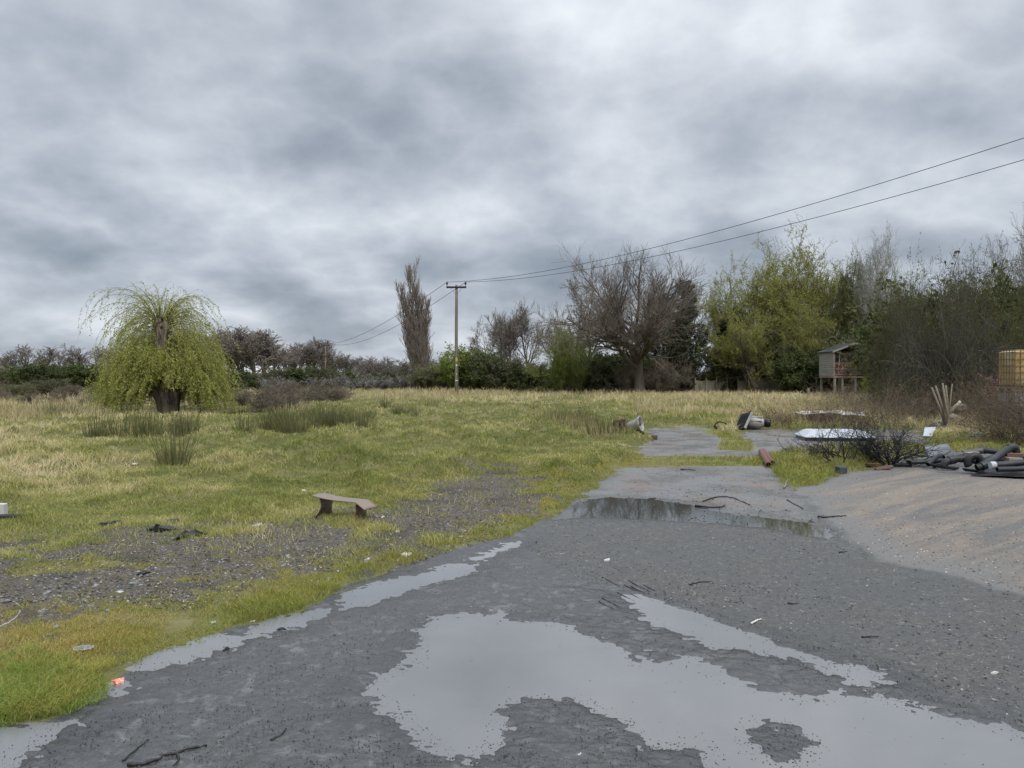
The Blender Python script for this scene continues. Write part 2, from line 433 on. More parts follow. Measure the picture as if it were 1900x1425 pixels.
slab_w = w_('slab', -.01, .01); far_w = sstep(-.25, .25, ff['far']+0.2*e1)
crossed = sstep(11, 13.5, gy)*(1-grass_w)*(1-ramp_w)*(1-slab_w)
wet_w = sstep(-0.38, -0.02, ff['pud']+0.12*e1)
mA = np.stack([grass_w, grav_w*grass_w, np.maximum(moss_w, moss_edge*grass_w), wet_w], 1)
mC = sstep(-0.1, 0.9, ff['ramp']+0.5*e1)
mB = np.stack([asph_w*(1-ramp_w), ramp_w, np.maximum(far_w, crossed), slab_w], 1)

# ground material
gm, t, out = newmat('ground_surface')
obj_c = t.node('ShaderNodeTexCoord').outputs['Object']
def attr2(nm):
    nd = t.node('ShaderNodeAttribute', attribute_name=nm); s = t.node('ShaderNodeSeparateColor'); t.l.new(nd.outputs['Color'], s.inputs[0])
    return s.outputs[0], s.outputs[1], s.outputs[2], nd.outputs['Alpha']
a_gr, a_gv, a_mo, a_wet = attr2('mA'); b_as, b_rp, b_fr, b_sl = attr2('mB')
nf = t.noise(obj_c, 90, 5, 0.7); nm_ = t.noise(obj_c, 9, 6, 0.6); nl = t.noise(obj_c, 1.3, 5, 0.6, 0.3)
nvf = t.noise(obj_c, 260, 3, 0.6)
mp = t.node('ShaderNodeMapping'); mp.vector_type = 'TEXTURE'; mp.inputs['Rotation'].default_value = (0, 0, R(40)); mp.inputs['Scale'].default_value = (4.0, .55, 1); t.l.new(obj_c, mp.inputs[0])
streak = t.noise(mp.outputs[0], 1.2, 8, 0.66, 1.2)
def sharp(mask, n, k=0.5, w=0.12):    # break a soft mask up with noise
    v_ = t.math('ADD', mask, t.math('MULTIPLY', t.math('SUBTRACT', n, 0.5), k)); return t.mr(v_, 0.5-w, 0.5+w)
# wet dark mud film over tarmac
mud = t.mix(nl, (.052, .050, .047), (.090, .086, .079)); mud = t.mix(t.mr(nf, .45, .7), mud, (.035, .034, .033))
mud = t.mix(t.mr(t.noise(obj_c, 26, 4, .75), .42, .6), mud, t.mix(.5, mud, (.028, .027, .026))); mud = t.mix(t.mr(t.noise(obj_c, 6, 6, .7, .5), .54, .66), mud, (.13, .126, .118)); mud = t.mix(t.mr(t.vor(obj_c, 70), .0, .16, 1, 0), mud, (.012, .012, .013))
# rolled tarmac
asp = t.mix(nm_, (.052, .050, .046), (.095, .091, .082)); asp = t.mix(t.mr(nf, .40, .72), asp, (.155, .148, .132)); asp = t.mix(t.mr(nvf, .56, .66), asp, (.035, .035, .035))
nq = t.noise(obj_c, 28, 4, .75); asp = t.mix(t.mr(nq, .40, .60), asp, t.mix(.55, asp, (.035, .034, .033))); asp = t.mix(t.mr(t.noise(obj_c, 22, 3, .8, 1.0), .60, .66), asp, (.21, .20, .175)); asp = t.mix(t.mr(t.noise(obj_c, 17, 4, .8, .6), .63, .67), asp, (.018, .018, .018)); asp = t.mix(t.mr(nl, .42, .68), asp, t.mix(0.5, asp, (.060, .060, .062)))
asp = t.mix(t.mr(t.noise(obj_c, 3.2, 6, .7), .56, .70), asp, t.mix(.6, asp, (.045, .044, .043)))
# old concrete ramp
cn = t.mix(nm_, (.165, .130, .095), (.25, .195, .14)); cn = t.mix(t.mr(streak, .42, .60), cn, (.095, .09, .083)); cn = t.mix(t.mr(nl, .55, .75), cn, (.20, .145, .115))
cn = t.mix(t.mr(t.noise(obj_c, 24, 4, .75), .42, .62), cn, t.mix(.45, cn, (.09, .08, .07))); cn = t.mix(t.mr(t.noise(obj_c, 19, 4, .8), .62, .67), cn, (.34, .31, .26)); cn = t.mix(t.mr(nf, .55, .75), cn, (.30, .265, .215)); cn = t.mix(t.mr(nvf, .60, .66), cn, (.07, .06, .05))
cn = t.mix(t.math('SUBTRACT', 1.0, t.attr('mC')), cn, t.mix(t.mr(nf, .4, .7), (.115, .110, .102), (.175, .165, .148)))
# wet concrete further on
fr = t.mix(nm_, (.105, .102, .10), (.17, .16, .15)); fr = t.mix(t.mr(t.noise(obj_c, 14, 6, .7), .60, .68), fr, (.03, .03, .03)); fr = t.mix(t.mr(nl, .5, .62), fr, (.16, .125, .105))
sl = t.mix(nm_, (.07, .07, .072), (.115, .113, .11))
# gravelly dark soil
vc = t.vor(obj_c, 75, 'Color'); sv_ = t.node('ShaderNodeSeparateColor'); t.l.new(vc, sv_.inputs[0])
gv = t.mix(nm_, (.045, .040, .034), (.125, .105, .082)); gv = t.mix(t.mr(sv_.outputs[0], .90, .95), gv, (.17, .16, .15)); gv = t.mix(t.mr(sv_.outputs[1], .62, .76), gv, (.085, .073, .062))
gv = t.mix(t.mr(t.noise(obj_c, 20, 4, .75), .56, .64), gv, (.20, .18, .155)); gv = t.mix(t.mr(t.noise(obj_c, 5, 5, .7), .54, .64), gv, (.11, .095, .035)); gv = t.mix(t.mr(nl, .50, .66), gv, t.mix(.5, gv, (.028, .026, .024)))
# moss and turf
mo = t.mix(nm_, (.095, .090, .014), (.19, .150, .022)); mo = t.mix(t.mr(nf, .42, .62), mo, (.06, .05, .018)); mo = t.mix(t.mr(nvf, .5, .62), mo, (.24, .20, .06)); mo = t.mix(t.mr(t.noise(obj_c, 4, 6, .7), .52, .64), mo, (.07, .062, .04)); mo = t.mix(t.mr(nl, .48, .66), mo, (.105, .115, .02))
so_ = t.mix(nm_, (.07, .08, .02), (.15, .145, .045)); so_ = t.mix(t.mr(nf, .45, .62), so_, (.05, .05, .02)); so_ = t.mix(t.mr(nl, .45, .66), so_, (.17, .15, .07))
hardc = t.mix(b_fr, mud, fr); hardc = t.mix(b_as, hardc, asp); hardc = t.mix(b_rp, hardc, cn); hardc = t.mix(b_sl, hardc, sl)
mossm = sharp(a_mo, nm_, .9, .15)
hardc = t.mix(mossm, hardc, mo)
softc = t.mix(mossm, so_, mo); softc = t.mix(sharp(a_gv, nm_, 1.1, .12), softc, gv)
grm = sharp(a_gr, nm_, .7, .1)
wetdark = t.mix(t.math('MULTIPLY', a_wet, 0.45), hardc, (.02, .02, .022))
col = t.mix(grm, wetdark, softc)
# roughness
rmud = t.mr(t.noise(obj_c, 2.2, 6, .65, .5), .40, .60, .13, .50)
rasp = t.mr(nl, .35, .65, .62, .48)
rh = t.mixf(b_fr, rmud, t.mr(t.noise(obj_c, 1.1, 5, .6), .4, .6, .16, .42)); rh = t.mixf(b_as, rh, rasp); rh = t.mixf(b_rp, rh, .75); rh = t.mixf(b_sl, rh, .40)
rh = t.mixf(t.math('MULTIPLY', a_wet, t.mr(t.noise(obj_c, 9, 5, .7), .38, .58, .45, 1.0)), rh, .10); rh = t.mixf(mossm, rh, .95)
rg = t.mixf(grm, rh, .95)
b = t.node('ShaderNodeBsdfPrincipled'); t.put(b.inputs['Base Color'], col); t.put(b.inputs['Roughness'], rg)
t.put(b.inputs['Specular IOR Level'], t.mixf(grm, t.mixf(b_as, .5, .28), .15))
bp = t.node('ShaderNodeBump'); bp.inputs['Strength'].default_value = .55; bp.inputs['Distance'].default_value = .006
hb = t.math('ADD', t.math('MULTIPLY', nf, .6), t.math('MULTIPLY', t.vor(obj_c, 60), .5)); t.put(bp.inputs['Height'], hb)
t.l.new(bp.outputs[0], b.inputs['Normal']); t.l.new(b.outputs[0], out.inputs[0])

V = np.stack([gx, gy, gzv], 1)
i = np.arange(NR-1)[:, None]; j = np.arange(NTH)[None, :]; j2 = (j+1) % NTH
Q = np.stack([i*NTH+j, i*NTH+j2, (i+1)*NTH+j2, (i+1)*NTH+j], -1).reshape(-1, 4)
Q = Q[:, ::-1]
def split(mask, name, label=None):
    q = Q[mask]
    used = np.zeros(len(V), bool); used[q.ravel()] = True
    idx = np.cumsum(used)-1
    o = mesh_np(name, V[used], [idx[q]], gm, smooth=True, cattrs={'mA': mA[used], 'mB': mB[used]}, attrs={'mC': mC[used]})
    return tag(o, kind='structure')
fm = lambda a: a[Q].mean(1)
isg = fm(grass_w) > 0.5; isr = (fm(ramp_w) > .5) & ~isg; iss = (fm(slab_w) > .5) & ~isg & ~isr
# a small plug under the viewer keeps the sheet closed
split(isg, 'field'); split(isr, 'concrete_ramp'); split(iss, 'concrete_slab'); split(~isg & ~isr & ~iss, 'tarmac_road')
an = th[::15]; Vc = np.concatenate([[[0, 0, .01]], np.stack([.32*np.sin(an), .32*np.cos(an), np.full(len(an), .01)], 1)])
ii = np.arange(len(an)); fc = np.stack([np.zeros_like(ii), 1+(ii+1) % len(an), 1+ii], 1)
tag(mesh_np('tarmac_road', Vc, [fc], gm, cattrs={'mA': np.zeros((len(Vc), 4)), 'mB': np.zeros((len(Vc), 4))}), kind='structure')

# water
def watermat(name, base, ior, rough=0.02, bump=0.02, spec=.5):
    m, t, out = newmat(name)
    oc = t.node('ShaderNodeTexCoord').outputs['Object']
    c = t.mix(t.noise(oc, 1.4, 5, .6, .4), tuple(x*.8 for x in base), tuple(x*1.2 for x in base))
    b = t.node('ShaderNodeBsdfPrincipled'); t.put(b.inputs['Base Color'], c); b.inputs['Roughness'].default_value = rough; b.inputs['IOR'].default_value = ior
    bp = t.node('ShaderNodeBump'); bp.inputs['Strength'].default_value = bump; bp.inputs['Distance'].default_value = .01
    t.put(bp.inputs['Height'], t.noise(oc, 14, 2, .5)); t.l.new(bp.outputs[0], b.inputs['Normal'])
    t.l.new(b.outputs[0], out.inputs[0]); return m
W_SILT = watermat('silty_water', (.165, .165, .163), 1.55, .05, .02)
W_CLEAR = watermat('dark_water', (.04, .042, .036), 1.7, .03, .015)
W_POND = watermat('pond_water', (.012, .014, .008), 1.33, .02, .02)
def water(poly, name, mat, z, grow_=0.25):
    poly = np.asarray(poly)[:, :2]; lo = poly.min(0)-grow_; hi = poly.max(0)+grow_
    st = max(0.03, (hi-lo).max()/160)
    nx, ny = (np.ceil((hi-lo)/st)).astype(int)+1
    X, Y = np.meshgrid(lo[0]+np.arange(nx)*st, lo[1]+np.arange(ny)*st, indexing='ij')
    s = sdf_poly(poly, X.ravel(), Y.ravel(), 2.0)
    VV = np.stack([X.ravel(), Y.ravel(), np.full(X.size, z)], 1)
    a = np.arange(nx-1)[:, None]; c = np.arange(ny-1)[None]
    q = np.stack([a*ny+c, (a+1)*ny+c, (a+1)*ny+c+1, a*ny+c+1], -1).reshape(-1, 4)
    q = q[s[q].max(1) > -grow_]
    used = np.zeros(len(VV), bool); used[q.ravel()] = True; idx = np.cumsum(used)-1
    return tag(mesh_np(name, VV[used], [idx[q]], mat), kind='structure')
for k_, (k, p) in enumerate(PUD.items()):
    water(p, 'puddle', W_CLEAR if k in ('p1',) else W_SILT, WATER-0.0003*k_, .22)
water(POND, 'pond_water', W_POND, -0.03, 1.2)
print('ground', time.time()-T0)
# ================================================================== PLANTS
def grow(S, D, L, K, wander, trop, r=rng):
    """S,D (N,3), L (N): polylines with K segments. trop: up (+) or down (-) bend over the length"""
    N = len(S); Pp = np.empty((N, K+1, 3)); Pp[:, 0] = S; d = nrm(D).copy(); st = (L/K)[:, None]
    up = np.array([0, 0, 1.0])
    for k in range(K):
        d = nrm(d + r.normal(0, wander, (N, 3)) + up*trop/K)
        Pp[:, k+1] = Pp[:, k]+d*st
    return Pp
def spawn(Pp, Rr, n, t0, t1, ang, asd, r=rng, flat=0.0):
    N, K1, _ = Pp.shape; K = K1-1
    tt = (t0+(t1-t0)*(np.arange(n)[None]+r.random((N, n)))/n); u = tt*K; k = np.clip(u.astype(int), 0, K-1); f = (u-k)[..., None]
    ar = np.arange(N)[:, None]
    S = Pp[ar, k]*(1-f)+Pp[ar, k+1]*f; T = nrm(Pp[ar, k+1]-Pp[ar, k]); rad = Rr[ar, k]*(1-f[..., 0])+Rr[ar, k+1]*f[..., 0]
    q = r.normal(0, 1, S.shape); q[..., 2] *= (1-flat)
    q = nrm(q-(q*T).sum(-1, keepdims=True)*T)
    a = r.normal(ang, asd, (N, n))[..., None]
    D = T*np.cos(a)+q*np.sin(a)
    return S.reshape(-1, 3), D.reshape(-1, 3), rad.ravel(), tt.ravel(), np.repeat(np.arange(N), n)
def taper(r0, r1, K): return r0[:, None]*(1-np.linspace(0, 1, K+1)[None]**0.9)+r1*np.linspace(0, 1, K+1)[None]**0.9
def leaves(C, size, r=rng, elong=1.6, droop=0.0):
    """rhombic leaf quads -> V, Q"""
    N = len(C); d = r.normal(0, 1, (N, 3)); d[:, 2] = d[:, 2]*(1-droop)-droop*1.5; d = nrm(d)
    n = nrm(np.cross(d, r.normal(0, 1, (N, 3)))); s = size*r.uniform(.6, 1.3, N); s = s[:, None]
    V = np.stack([C, C+d*s*.5+n*s*.5/elong, C+d*s, C+d*s*.5-n*s*.5/elong], 1).reshape(-1, 3)
    return V, np.arange(4*N).reshape(-1, 4)
class Plant:
    def __init__(s): s.V = []; s.Q = []; s.M = []; s.Rn = []; s.n = 0
    def add(s, V, Q, m, rnd): s.V.append(V); s.Q.append(Q+s.n); s.M.append(np.full(len(Q), m)); s.Rn.append(rnd); s.n += len(V)
    def tubes(s, Pp, Rr, sides, m=0, r=rng):
        V, Q = tubes(Pp, Rr, sides); s.add(V, Q, m, np.repeat(r.random(len(Pp)), Pp.shape[1]*sides))
    def leaves(s, C, size, m=1, r=rng, **kw):
        if len(C) == 0: return
        V, Q = leaves(C, size, r, **kw); s.add(V, Q, m, np.repeat(r.random(len(C)), 4))
    def build(s, name, mats, parent=None, smooth=False):
        return mesh_np(name, np.concatenate(s.V), [np.concatenate(s.Q)], mats, midx=np.concatenate(s.M), parent=parent, smooth=smooth, attrs={'rnd': np.concatenate(s.Rn)})
def along(Pp, n, t0=0.0, t1=1.0, r=rng, jit=0.0):
    N, K1, _ = Pp.shape; u = (t0+(t1-t0)*r.random((N, n)))*(K1-1); k = np.clip(u.astype(int), 0, K1-2); f = (u-k)[..., None]; a = np.arange(N)[:, None]
    C = (Pp[a, k]*(1-f)+Pp[a, k+1]*f).reshape(-1, 3)
    return C+r.normal(0, jit, C.shape) if jit else C

def treegen(trunk, levels, seed, leaf=None, split_at=3, sides=(9, 6, 4, 3, 3, 3), rmin=0.006):
    """trunk: list of (start, dir, length, r0, r1, wander, trop, K)   levels: dicts   -> (wood Plant, crown Plant)"""
    r = np.random.default_rng(seed); wood = Plant(); crown = Plant()
    S = np.array([q[0] for q in trunk], float); D = np.array([q[1] for q in trunk], float); L = np.array([q[2] for q in trunk], float)
    K = trunk[0][7]
    Pp = grow(S, D, L, K, trunk[0][5], trunk[0][6], r)
    Rr = np.stack([taper(np.array([q[3]]), q[4], K)[0] for q in trunk])
    fl = 1+0.55*np.exp(-np.linspace(0, 1, K+1)*14); Rr = Rr*fl[None]
    wood.tubes(Pp, Rr, sides[0], 0, r); allP = [Pp]
    for li, lv in enumerate(levels):
        S, D, rad, tt, par = spawn(Pp, Rr, lv['n'], lv.get('t0', .2), lv.get('t1', 1.0), lv['a'], lv.get('asd', .2), r, lv.get('flat', 0))
        base = np.linalg.norm(np.diff(Pp, axis=1), axis=2).sum(1)[par] if 'len' not in lv else np.ones(len(S))
        L = base*r.uniform(*lv.get('f', lv.get('len')), len(S))*(1-lv.get('tl', 0)*tt)
        if 'keep' in lv:
            kp = r.random(len(S)) < lv['keep']; S, D, rad, L = S[kp], D[kp], rad[kp], L[kp]
        K = lv.get('K', 5)
        Pp = grow(S, D, L, K, lv.get('w', .12), lv.get('tr', .3), r)
        r0 = np.maximum(np.minimum(rad*lv.get('rr', .6), rad), rmin*1.2)
        Rr = np.maximum(taper(r0, rmin if li == len(levels)-1 else np.maximum(r0*.35, rmin)[:, None], K), rmin)
        tgt = wood if li+1 < split_at else crown
        tgt.tubes(Pp, Rr, sides[min(li+1, 5)], 0, r); allP.append(Pp)
        if leaf and li in leaf.get('at', [len(levels)-1]):
            C = along(Pp, leaf['n'], leaf.get('t0', .1), 1, r, leaf.get('jit', .03))
            if 'keep' in leaf:
                nz = fbm(C[:, 0]+C[:, 2]*.7, C[:, 1]+C[:, 2]*.4, leaf.get('cl', 1.2), 2, seed); C = C[nz > leaf['keep']]
            crown.leaves(C, leaf['s'], 1, r, elong=leaf.get('e', 1.6), droop=leaf.get('d', 0))
    return wood, crown
def plant(name, label, cat, wood, crown, mats_w, mats_c, group=None, cname='crown', wname='trunk'):
    root = empty(name); tag(root, label, cat, group)
    if wood is not None: wood.build(wname, mats_w, root, smooth=True)
    if crown is not None: crown.build(cname, mats_c, root)
    return root
def height_of(root):
    z = 0; xs = 0
    for c in root.children:
        n = len(c.data.vertices); a = np.empty(n*3, dtype=np.float32); c.data.vertices.foreach_get('co', a); z = max(z, np.percentile(a[2::3], 99.9)); xs = max(xs, np.percentile(np.abs(a[0::3]), 98))
    root['w'] = float(xs)
    return float(z)
def place(root, px, depth, top=None, rz=0.0, s=None, sx=1.0, base=None, wpx=None):
    p = GD(px, depth) if base is None else base
    if s is None: s = (P(px, top, depth)[2]-p[2])/root['h'] if 'h' in root else 1.0
    hx = wpx/F*depth/(2*root['w']) if wpx else s*sx
    root.location = tuple(p+np.array([0, 0, -0.03])); root.rotation_euler = (0, 0, rz); root.scale = (hx, hx, s)
    return root

BARK = pmat('grey_bark', (.135, .115, .092), .9, var=.35, scale=6, stretch=(1, 1, .25), bump=.6)
BARK_D = pmat('dark_bark', (.105, .085, .066), .9, var=.3, scale=7, stretch=(1, 1, .3))
BARK_S = pmat('pale_stem_bark', (.17, .15, .125), .9, var=.4, scale=5, bump=0)
TWIG_T = pmat('thicket_twig', (.060, .050, .042), .9, var=.5, scale=1.5, bump=0)
BARK_O = pmat('oak_bark', (.105, .088, .068), .9, var=.35, scale=6, stretch=(1, 1, .25), bump=.6)
BARK_P = pmat('pale_bark', (.24, .235, .195), .85, var=.25, scale=7, stretch=(1, 1, .3))
BARK_W = pmat('willow_bark', (.27, .215, .165), .95, var=.45, scale=5, stretch=(1.6, 1.6, .16), col2=(.07, .055, .045), thr=(.45, .6), bump=1.0, bscale=9)
TWIG = pmat('grey_twig', (.17, .145, .12), .9, var=.3, scale=2, bump=0)
TWIG_R = pmat('reddish_twig', (.155, .128, .10), .9, var=.35, scale=.8, bump=0)
TWIG_K = pmat('blackish_twig', (.095, .078, .062), .9, var=.4, scale=2, bump=0)
TWIG_P = pmat('brown_bramble', (.135, .108, .075), .9, var=.45, scale=1.5, bump=0)
TWIG_Y = pmat('yellow_twig', (.165, .160, .055), .85, var=.2, scale=2, bump=0)
BURNT = pmat('charred_wood', (.012, .012, .013), .75, var=.4, scale=12, bump=.3)
L_WIL = leafmat('willow_leaf', [(.24, .25, .055), (.36, .37, .095), (.50, .50, .17)], .4, .8)
L_YG = leafmat('spring_leaf', [(.17, .18, .04), (.29, .29, .07), (.43, .42, .14)], .35, .5)
L_BR = leafmat('bright_green_leaf', [(.11, .155, .03), (.18, .23, .045), (.26, .31, .08)], .3, .4)
L_DK = leafmat('dark_green_leaf', [(.045, .062, .024), (.08, .10, .036), (.13, .15, .055)], .15, .5)
L_CON = leafmat('conifer_needles', [(.030, .042, .022), (.055, .068, .034), (.09, .10, .05)], .05, .6)
L_OL = leafmat('olive_leaf', [(.075, .080, .028), (.13, .135, .045), (.21, .21, .08)], .25, .5)
L_BL = leafmat('blossom', [(.30, .31, .28), (.50, .51, .48), (.68, .68, .66)], .2, .6)
L_GY = leafmat('grey_green_leaf', [(.075, .085, .05), (.13, .145, .09), (.20, .215, .15)], .2, .6)
L_RED = leafmat('dead_leaf', [(.10, .055, .035), (.17, .10, .06), (.22, .15, .09)], .2, .6)
RUSH = leafmat('rush_stem', [(.07, .085, .035), (.13, .14, .06), (.32, .26, .14)], .1, 1.5)
STRAW = leafmat('straw', [(.24, .20, .09), (.42, .35, .19), (.60, .51, .32)], .3, .8)

# ---------------------------------------------------------------- pollarded weeping willow
def make_willow():
    r = np.random.default_rng(3); root = empty('weeping_willow')
    tag(root, 'pollarded weeping willow with a thick stubby trunk and drooping yellow green shoots', 'tree')
    # trunk: lathe with ridges; wide lower bole, narrower upper pole ending in a knob
    prof = [(0, .60), (.12, .54), (.5, .50), (.95, .52), (1.25, .60), (1.5, .66), (1.7, .60), (1.9, .42), (2.4, .34), (3.0, .32), (3.6, .31), (4.1, .33), (4.4, .38), (4.62, .40), (4.78, .30), (4.86, .12)]
    n = 40; th_ = np.linspace(0, 2*PI, n, endpoint=False); rings = []
    for z, q in prof:
        rid = 1+.07*np.sin(th_*9+z*.8)+.05*np.sin(th_*17-z*1.3)+.06*fbm(np.cos(th_)*1.3+z*.5, np.sin(th_)*1.3, .5, 2, 77)
        cx_ = -.06*z-(.05 if z > 1.8 else 0)+.05*math.sin(z*1.7)
        rings.append(np.stack([cx_+q*rid*np.cos(th_), q*rid*np.sin(th_), np.full(n, z)], 1))
    m = MB(); m.loft(rings)
    m.build('trunk', BARK_W, root, smooth=True)
    for k in range(14):   # knuckles of old cuts
        z = r.choice([1.45, 1.6, 4.5, 4.7, 2.6, 3.3]) + r.normal(0, .08); a = r.uniform(0, 2*PI); q = .55 if z < 2 else .3
        br = MB(); c = np.array([-.06*z+q*math.cos(a), q*math.sin(a), z]); d = np.array([math.cos(a), math.sin(a), .8])
        br.tube([c, c+d*.10, c+d*.2], [.09, .10, .05], 7)
        br.build('pruned_knuckle', BARK_W, root, smooth=True)
    cr = Plant()
    def shoots(n, zlo, zhi, rad, up, Lr, tr, nl, ls, rr=.014, wd=.09, nsub=4):
        z = r.uniform(zlo, zhi, n); a = r.uniform(0, 2*PI, n)
        S = np.stack([-.06*z+rad*np.cos(a), rad*np.sin(a), z], 1)
        el_ = r.normal(up, .28, n); D = np.stack([np.cos(a)*np.cos(el_), np.sin(a)*np.cos(el_), np.sin(el_)], 1)
        L = r.uniform(*Lr, n); Pp = grow(S, D, L, 14, wd, tr, r)
        Pp = Pp[(Pp[..., 2].max(1) < 6.35)&~((Pp[..., 1] < .1)&(np.abs(Pp[..., 0]+.22) < .36)&(Pp[..., 2] > 3.5)&(Pp[..., 2] < 4.8)&(np.arange(15) > 1)&(r.random((len(Pp), 1)) < .8)).any(1)&~((Pp[..., 1] < .1)&(np.abs(Pp[..., 0]+.1) < 1.0)&(Pp[..., 2] < 1.75)&(np.arange(15) > 3)).any(1)]; n = len(Pp)
        Rr = taper(np.full(n, rr), .003, 14); cr.tubes(Pp, Rr, 3, 0, r)
        S2, D2, rad2, tt, par = spawn(Pp, Rr, nsub, .3, 1, .5, .2, r); L2 = r.uniform(.5, 1.5, len(S2))
        P2 = grow(S2, D2, L2, 6, .08, -1.9, r); P2 = P2[~((P2[..., 1] < .1)&(np.abs(P2[..., 0]+.1) < .9)&(P2[..., 2] < 1.6)).any(1)&(P2[..., 2].min(1) > .45+.6*r.random(len(P2)))]
        cr.tubes(P2, np.full(P2.shape[:2], .0035), 3, 0, r)
        for Q_, c in ((Pp, nl), (P2, max(3, nl//2))):
            C = along(Q_, c, .12, 1, r, .025); C = C[C[:, 2] > .12]; cr.leaves(C, ls, 1, r, elong=2.8, droop=.5)
    shoots(95, 4.4, 4.8, .25, .95, (3.0, 5.0), -3.1, 26, .10, .018, .06, 4)
    shoots(60, 4.4, 4.8, .22, 1.15, (1.2, 2.2), -1.0, 16, .10, .017, .07, 3)
    shoots(130, 3.0, 4.5, .28, .75, (2.8, 4.8), -2.9, 40, .10, .015, .06, 4)
    shoots(170, 1.9, 3.4, .32, .9, (2.4, 4.3), -2.5, 46, .10)
    shoots(270, 1.5, 2.3, .50, .80, (2.4, 4.2), -2.3, 66, .105, .014, .08, 5)
    shoots(150, 1.4, 2.4, .50, .95, (1.2, 2.4), -1.8, 56, .105)
    cr.build('crown', [TWIG_Y, L_WIL], root)
    return root
wl = make_willow(); p = GD(312, 35); wl.location = tuple(p); wl.rotation_euler = (0, 0, R(24)); wl.scale = (.87, .87, 1.0)

# ---------------------------------------------------------------- poplar
r_ = np.random.default_rng(5)
tr_ = [((0, 0, 0), (-.02, 0, 1), 15.0, .34, .03, .03, .1, 14), ((.25, .1, 0), (.06, .05, 1), 12.5, .24, .03, .03, .2, 14), ((-.3, 0, 0), (-.07, 0, 1), 12.8, .25, .03, .03, .25, 14), ((0, -.2, 0), (.03, -.08, 1), 11, .2, .03, .03, .25, 14)]
w1, c1 = treegen(tr_, [dict(n=52, t0=.06, t1=.97, a=.55, asd=.12, f=(.20, .34), tl=.55, w=.05, tr=1.5, K=7, rr=.5),
                       dict(n=11, a=.42, asd=.12, f=(.3, .55), w=.05, tr=.9, K=4, rr=.6), dict(n=4, a=.4, f=(.35, .6), w=.05, tr=.7, K=3)], 5, split_at=2, rmin=.011)
pop = plant('lombardy_poplar', 'tall narrow bare poplar standing just left of the nearer electricity pole', 'tree', w1, c1, [BARK], [pmat('poplar_twig', (.19, .155, .13), .9, var=.2, scale=1, bump=0)])
pop['h'] = height_of(pop); place(pop, 778, 92, 482, wpx=66)

# ---------------------------------------------------------------- generic bare trees
def bare(seed, H=9, spread=1.0, n1=9, dense=1.0, rmin=.009, r0=.22, fork=.30, up=.5):
    tk = [((0, 0, 0), (.04, 0, 1), H*.72, r0, r0*.25, .05, .15, 9)]
    lv = [dict(n=n1, t0=fork, t1=1, a=.85*spread, asd=.18, f=(.45, .75), tl=.25, w=.11, tr=up, K=8, rr=.62),
          dict(n=7, t0=.2, a=.75, asd=.2, f=(.35, .62), tl=.25, w=.13, tr=.35, K=6, rr=.6),
          dict(n=int(6*dense), t0=.15, a=.7, asd=.2, f=(.35, .65), w=.14, tr=.3, K=4, rr=.6),
          dict(n=int(5*dense), t0=.15, a=.6, asd=.2, f=(.35, .7), w=.14, tr=.3, K=3, rr=.6)]
    return treegen(tk, lv, seed, rmin=rmin)
OAK_TK = [((0, 0, 0), (-.03, 0, 1), 6.2, .42, .16, .045, .1, 9)]
w1, c1 = treegen(OAK_TK, [dict(n=19, t0=.36, t1=1, a=1.0, asd=.2, len=(5.0, 7.2), tl=.1, w=.09, tr=.55, K=9, rr=.72),
          dict(n=10, t0=.15, a=.75, asd=.2, f=(.33, .6), tl=.3, w=.12, tr=.35, K=6, rr=.6),
          dict(n=7, t0=.15, a=.7, asd=.2, f=(.35, .65), w=.13, tr=.35, K=4, rr=.6),
          dict(n=6, t0=.15, a=.6, asd=.2, f=(.5, .9), w=.13, tr=.35, K=3, rr=.6)], 21, rmin=.0075)
oak = plant('bare_oak', 'largest bare oak with a wide round crown in the middle of the tree line', 'tree', w1, c1, [BARK_O], [TWIG_R])
oak['h'] = height_of(oak); place(oak, 1188, 58, 458, rz=1.1, wpx=272)

protos = {}
for i_, (sd_, kw) in enumerate([(31, {}), (32, dict(spread=.8, n1=11)), (33, dict(spread=1.1, H=9)), (34, dict(spread=.65, n1=12, up=.8))]):
    w1, c1 = bare(sd_, dense=1, rmin=.012, **kw); q = plant('bare_tree', None, None, w1, c1, [BARK_D], [TWIG], None); q['h'] = height_of(q); protos[i_] = q
usedp = set()
def put_proto(pr, key, name, label, cat, group, px, depth, top, rz, sx=1.0, mats=None):
    o = pr[key] if key not in usedp_of(pr) else copy_tree(pr[key])
    usedp_of(pr).add(key)
    o.name = name; tag(o, label, cat, group); place(o, px, depth, top, rz, sx=sx); return o
_used = {}
def usedp_of(pr): return _used.setdefault(id(pr), set())
MID = [(905, 84, 585, 0), (945, 80, 562, 3), (985, 82, 556, 1), (1025, 84, 560, 0), (1062, 74, 512, 2), (1098, 72, 480, 0), (1290, 75, 522, 2), (930, 90, 575, 3), (880, 88, 640, 1)]
MIDL = ['leftmost low bare tree behind the hedge right of the pole', 'slender bare grey tree above the dark hedge right of the pole', 'tallest bare tree of the grey group left of the leafy green bush',
        'bare grey tree standing directly behind the leafy green bush', 'reddish bare tree between the green bush and the large oak', 'tall bare tree overlapping the left side of the large oak',
        'thin bare tree poking out above the dark conifers', 'narrow bare tree at the back of the grey group right of the pole', 'small bare tree just right of the electricity pole']
for k, ((px, dp, tp, key), lb) in enumerate(zip(MID, MIDL)):
    put_proto(protos, key, 'bare_tree', lb, 'tree', 'bare trees in the middle tree line', px, dp, tp, k*1.7, sx=.95)
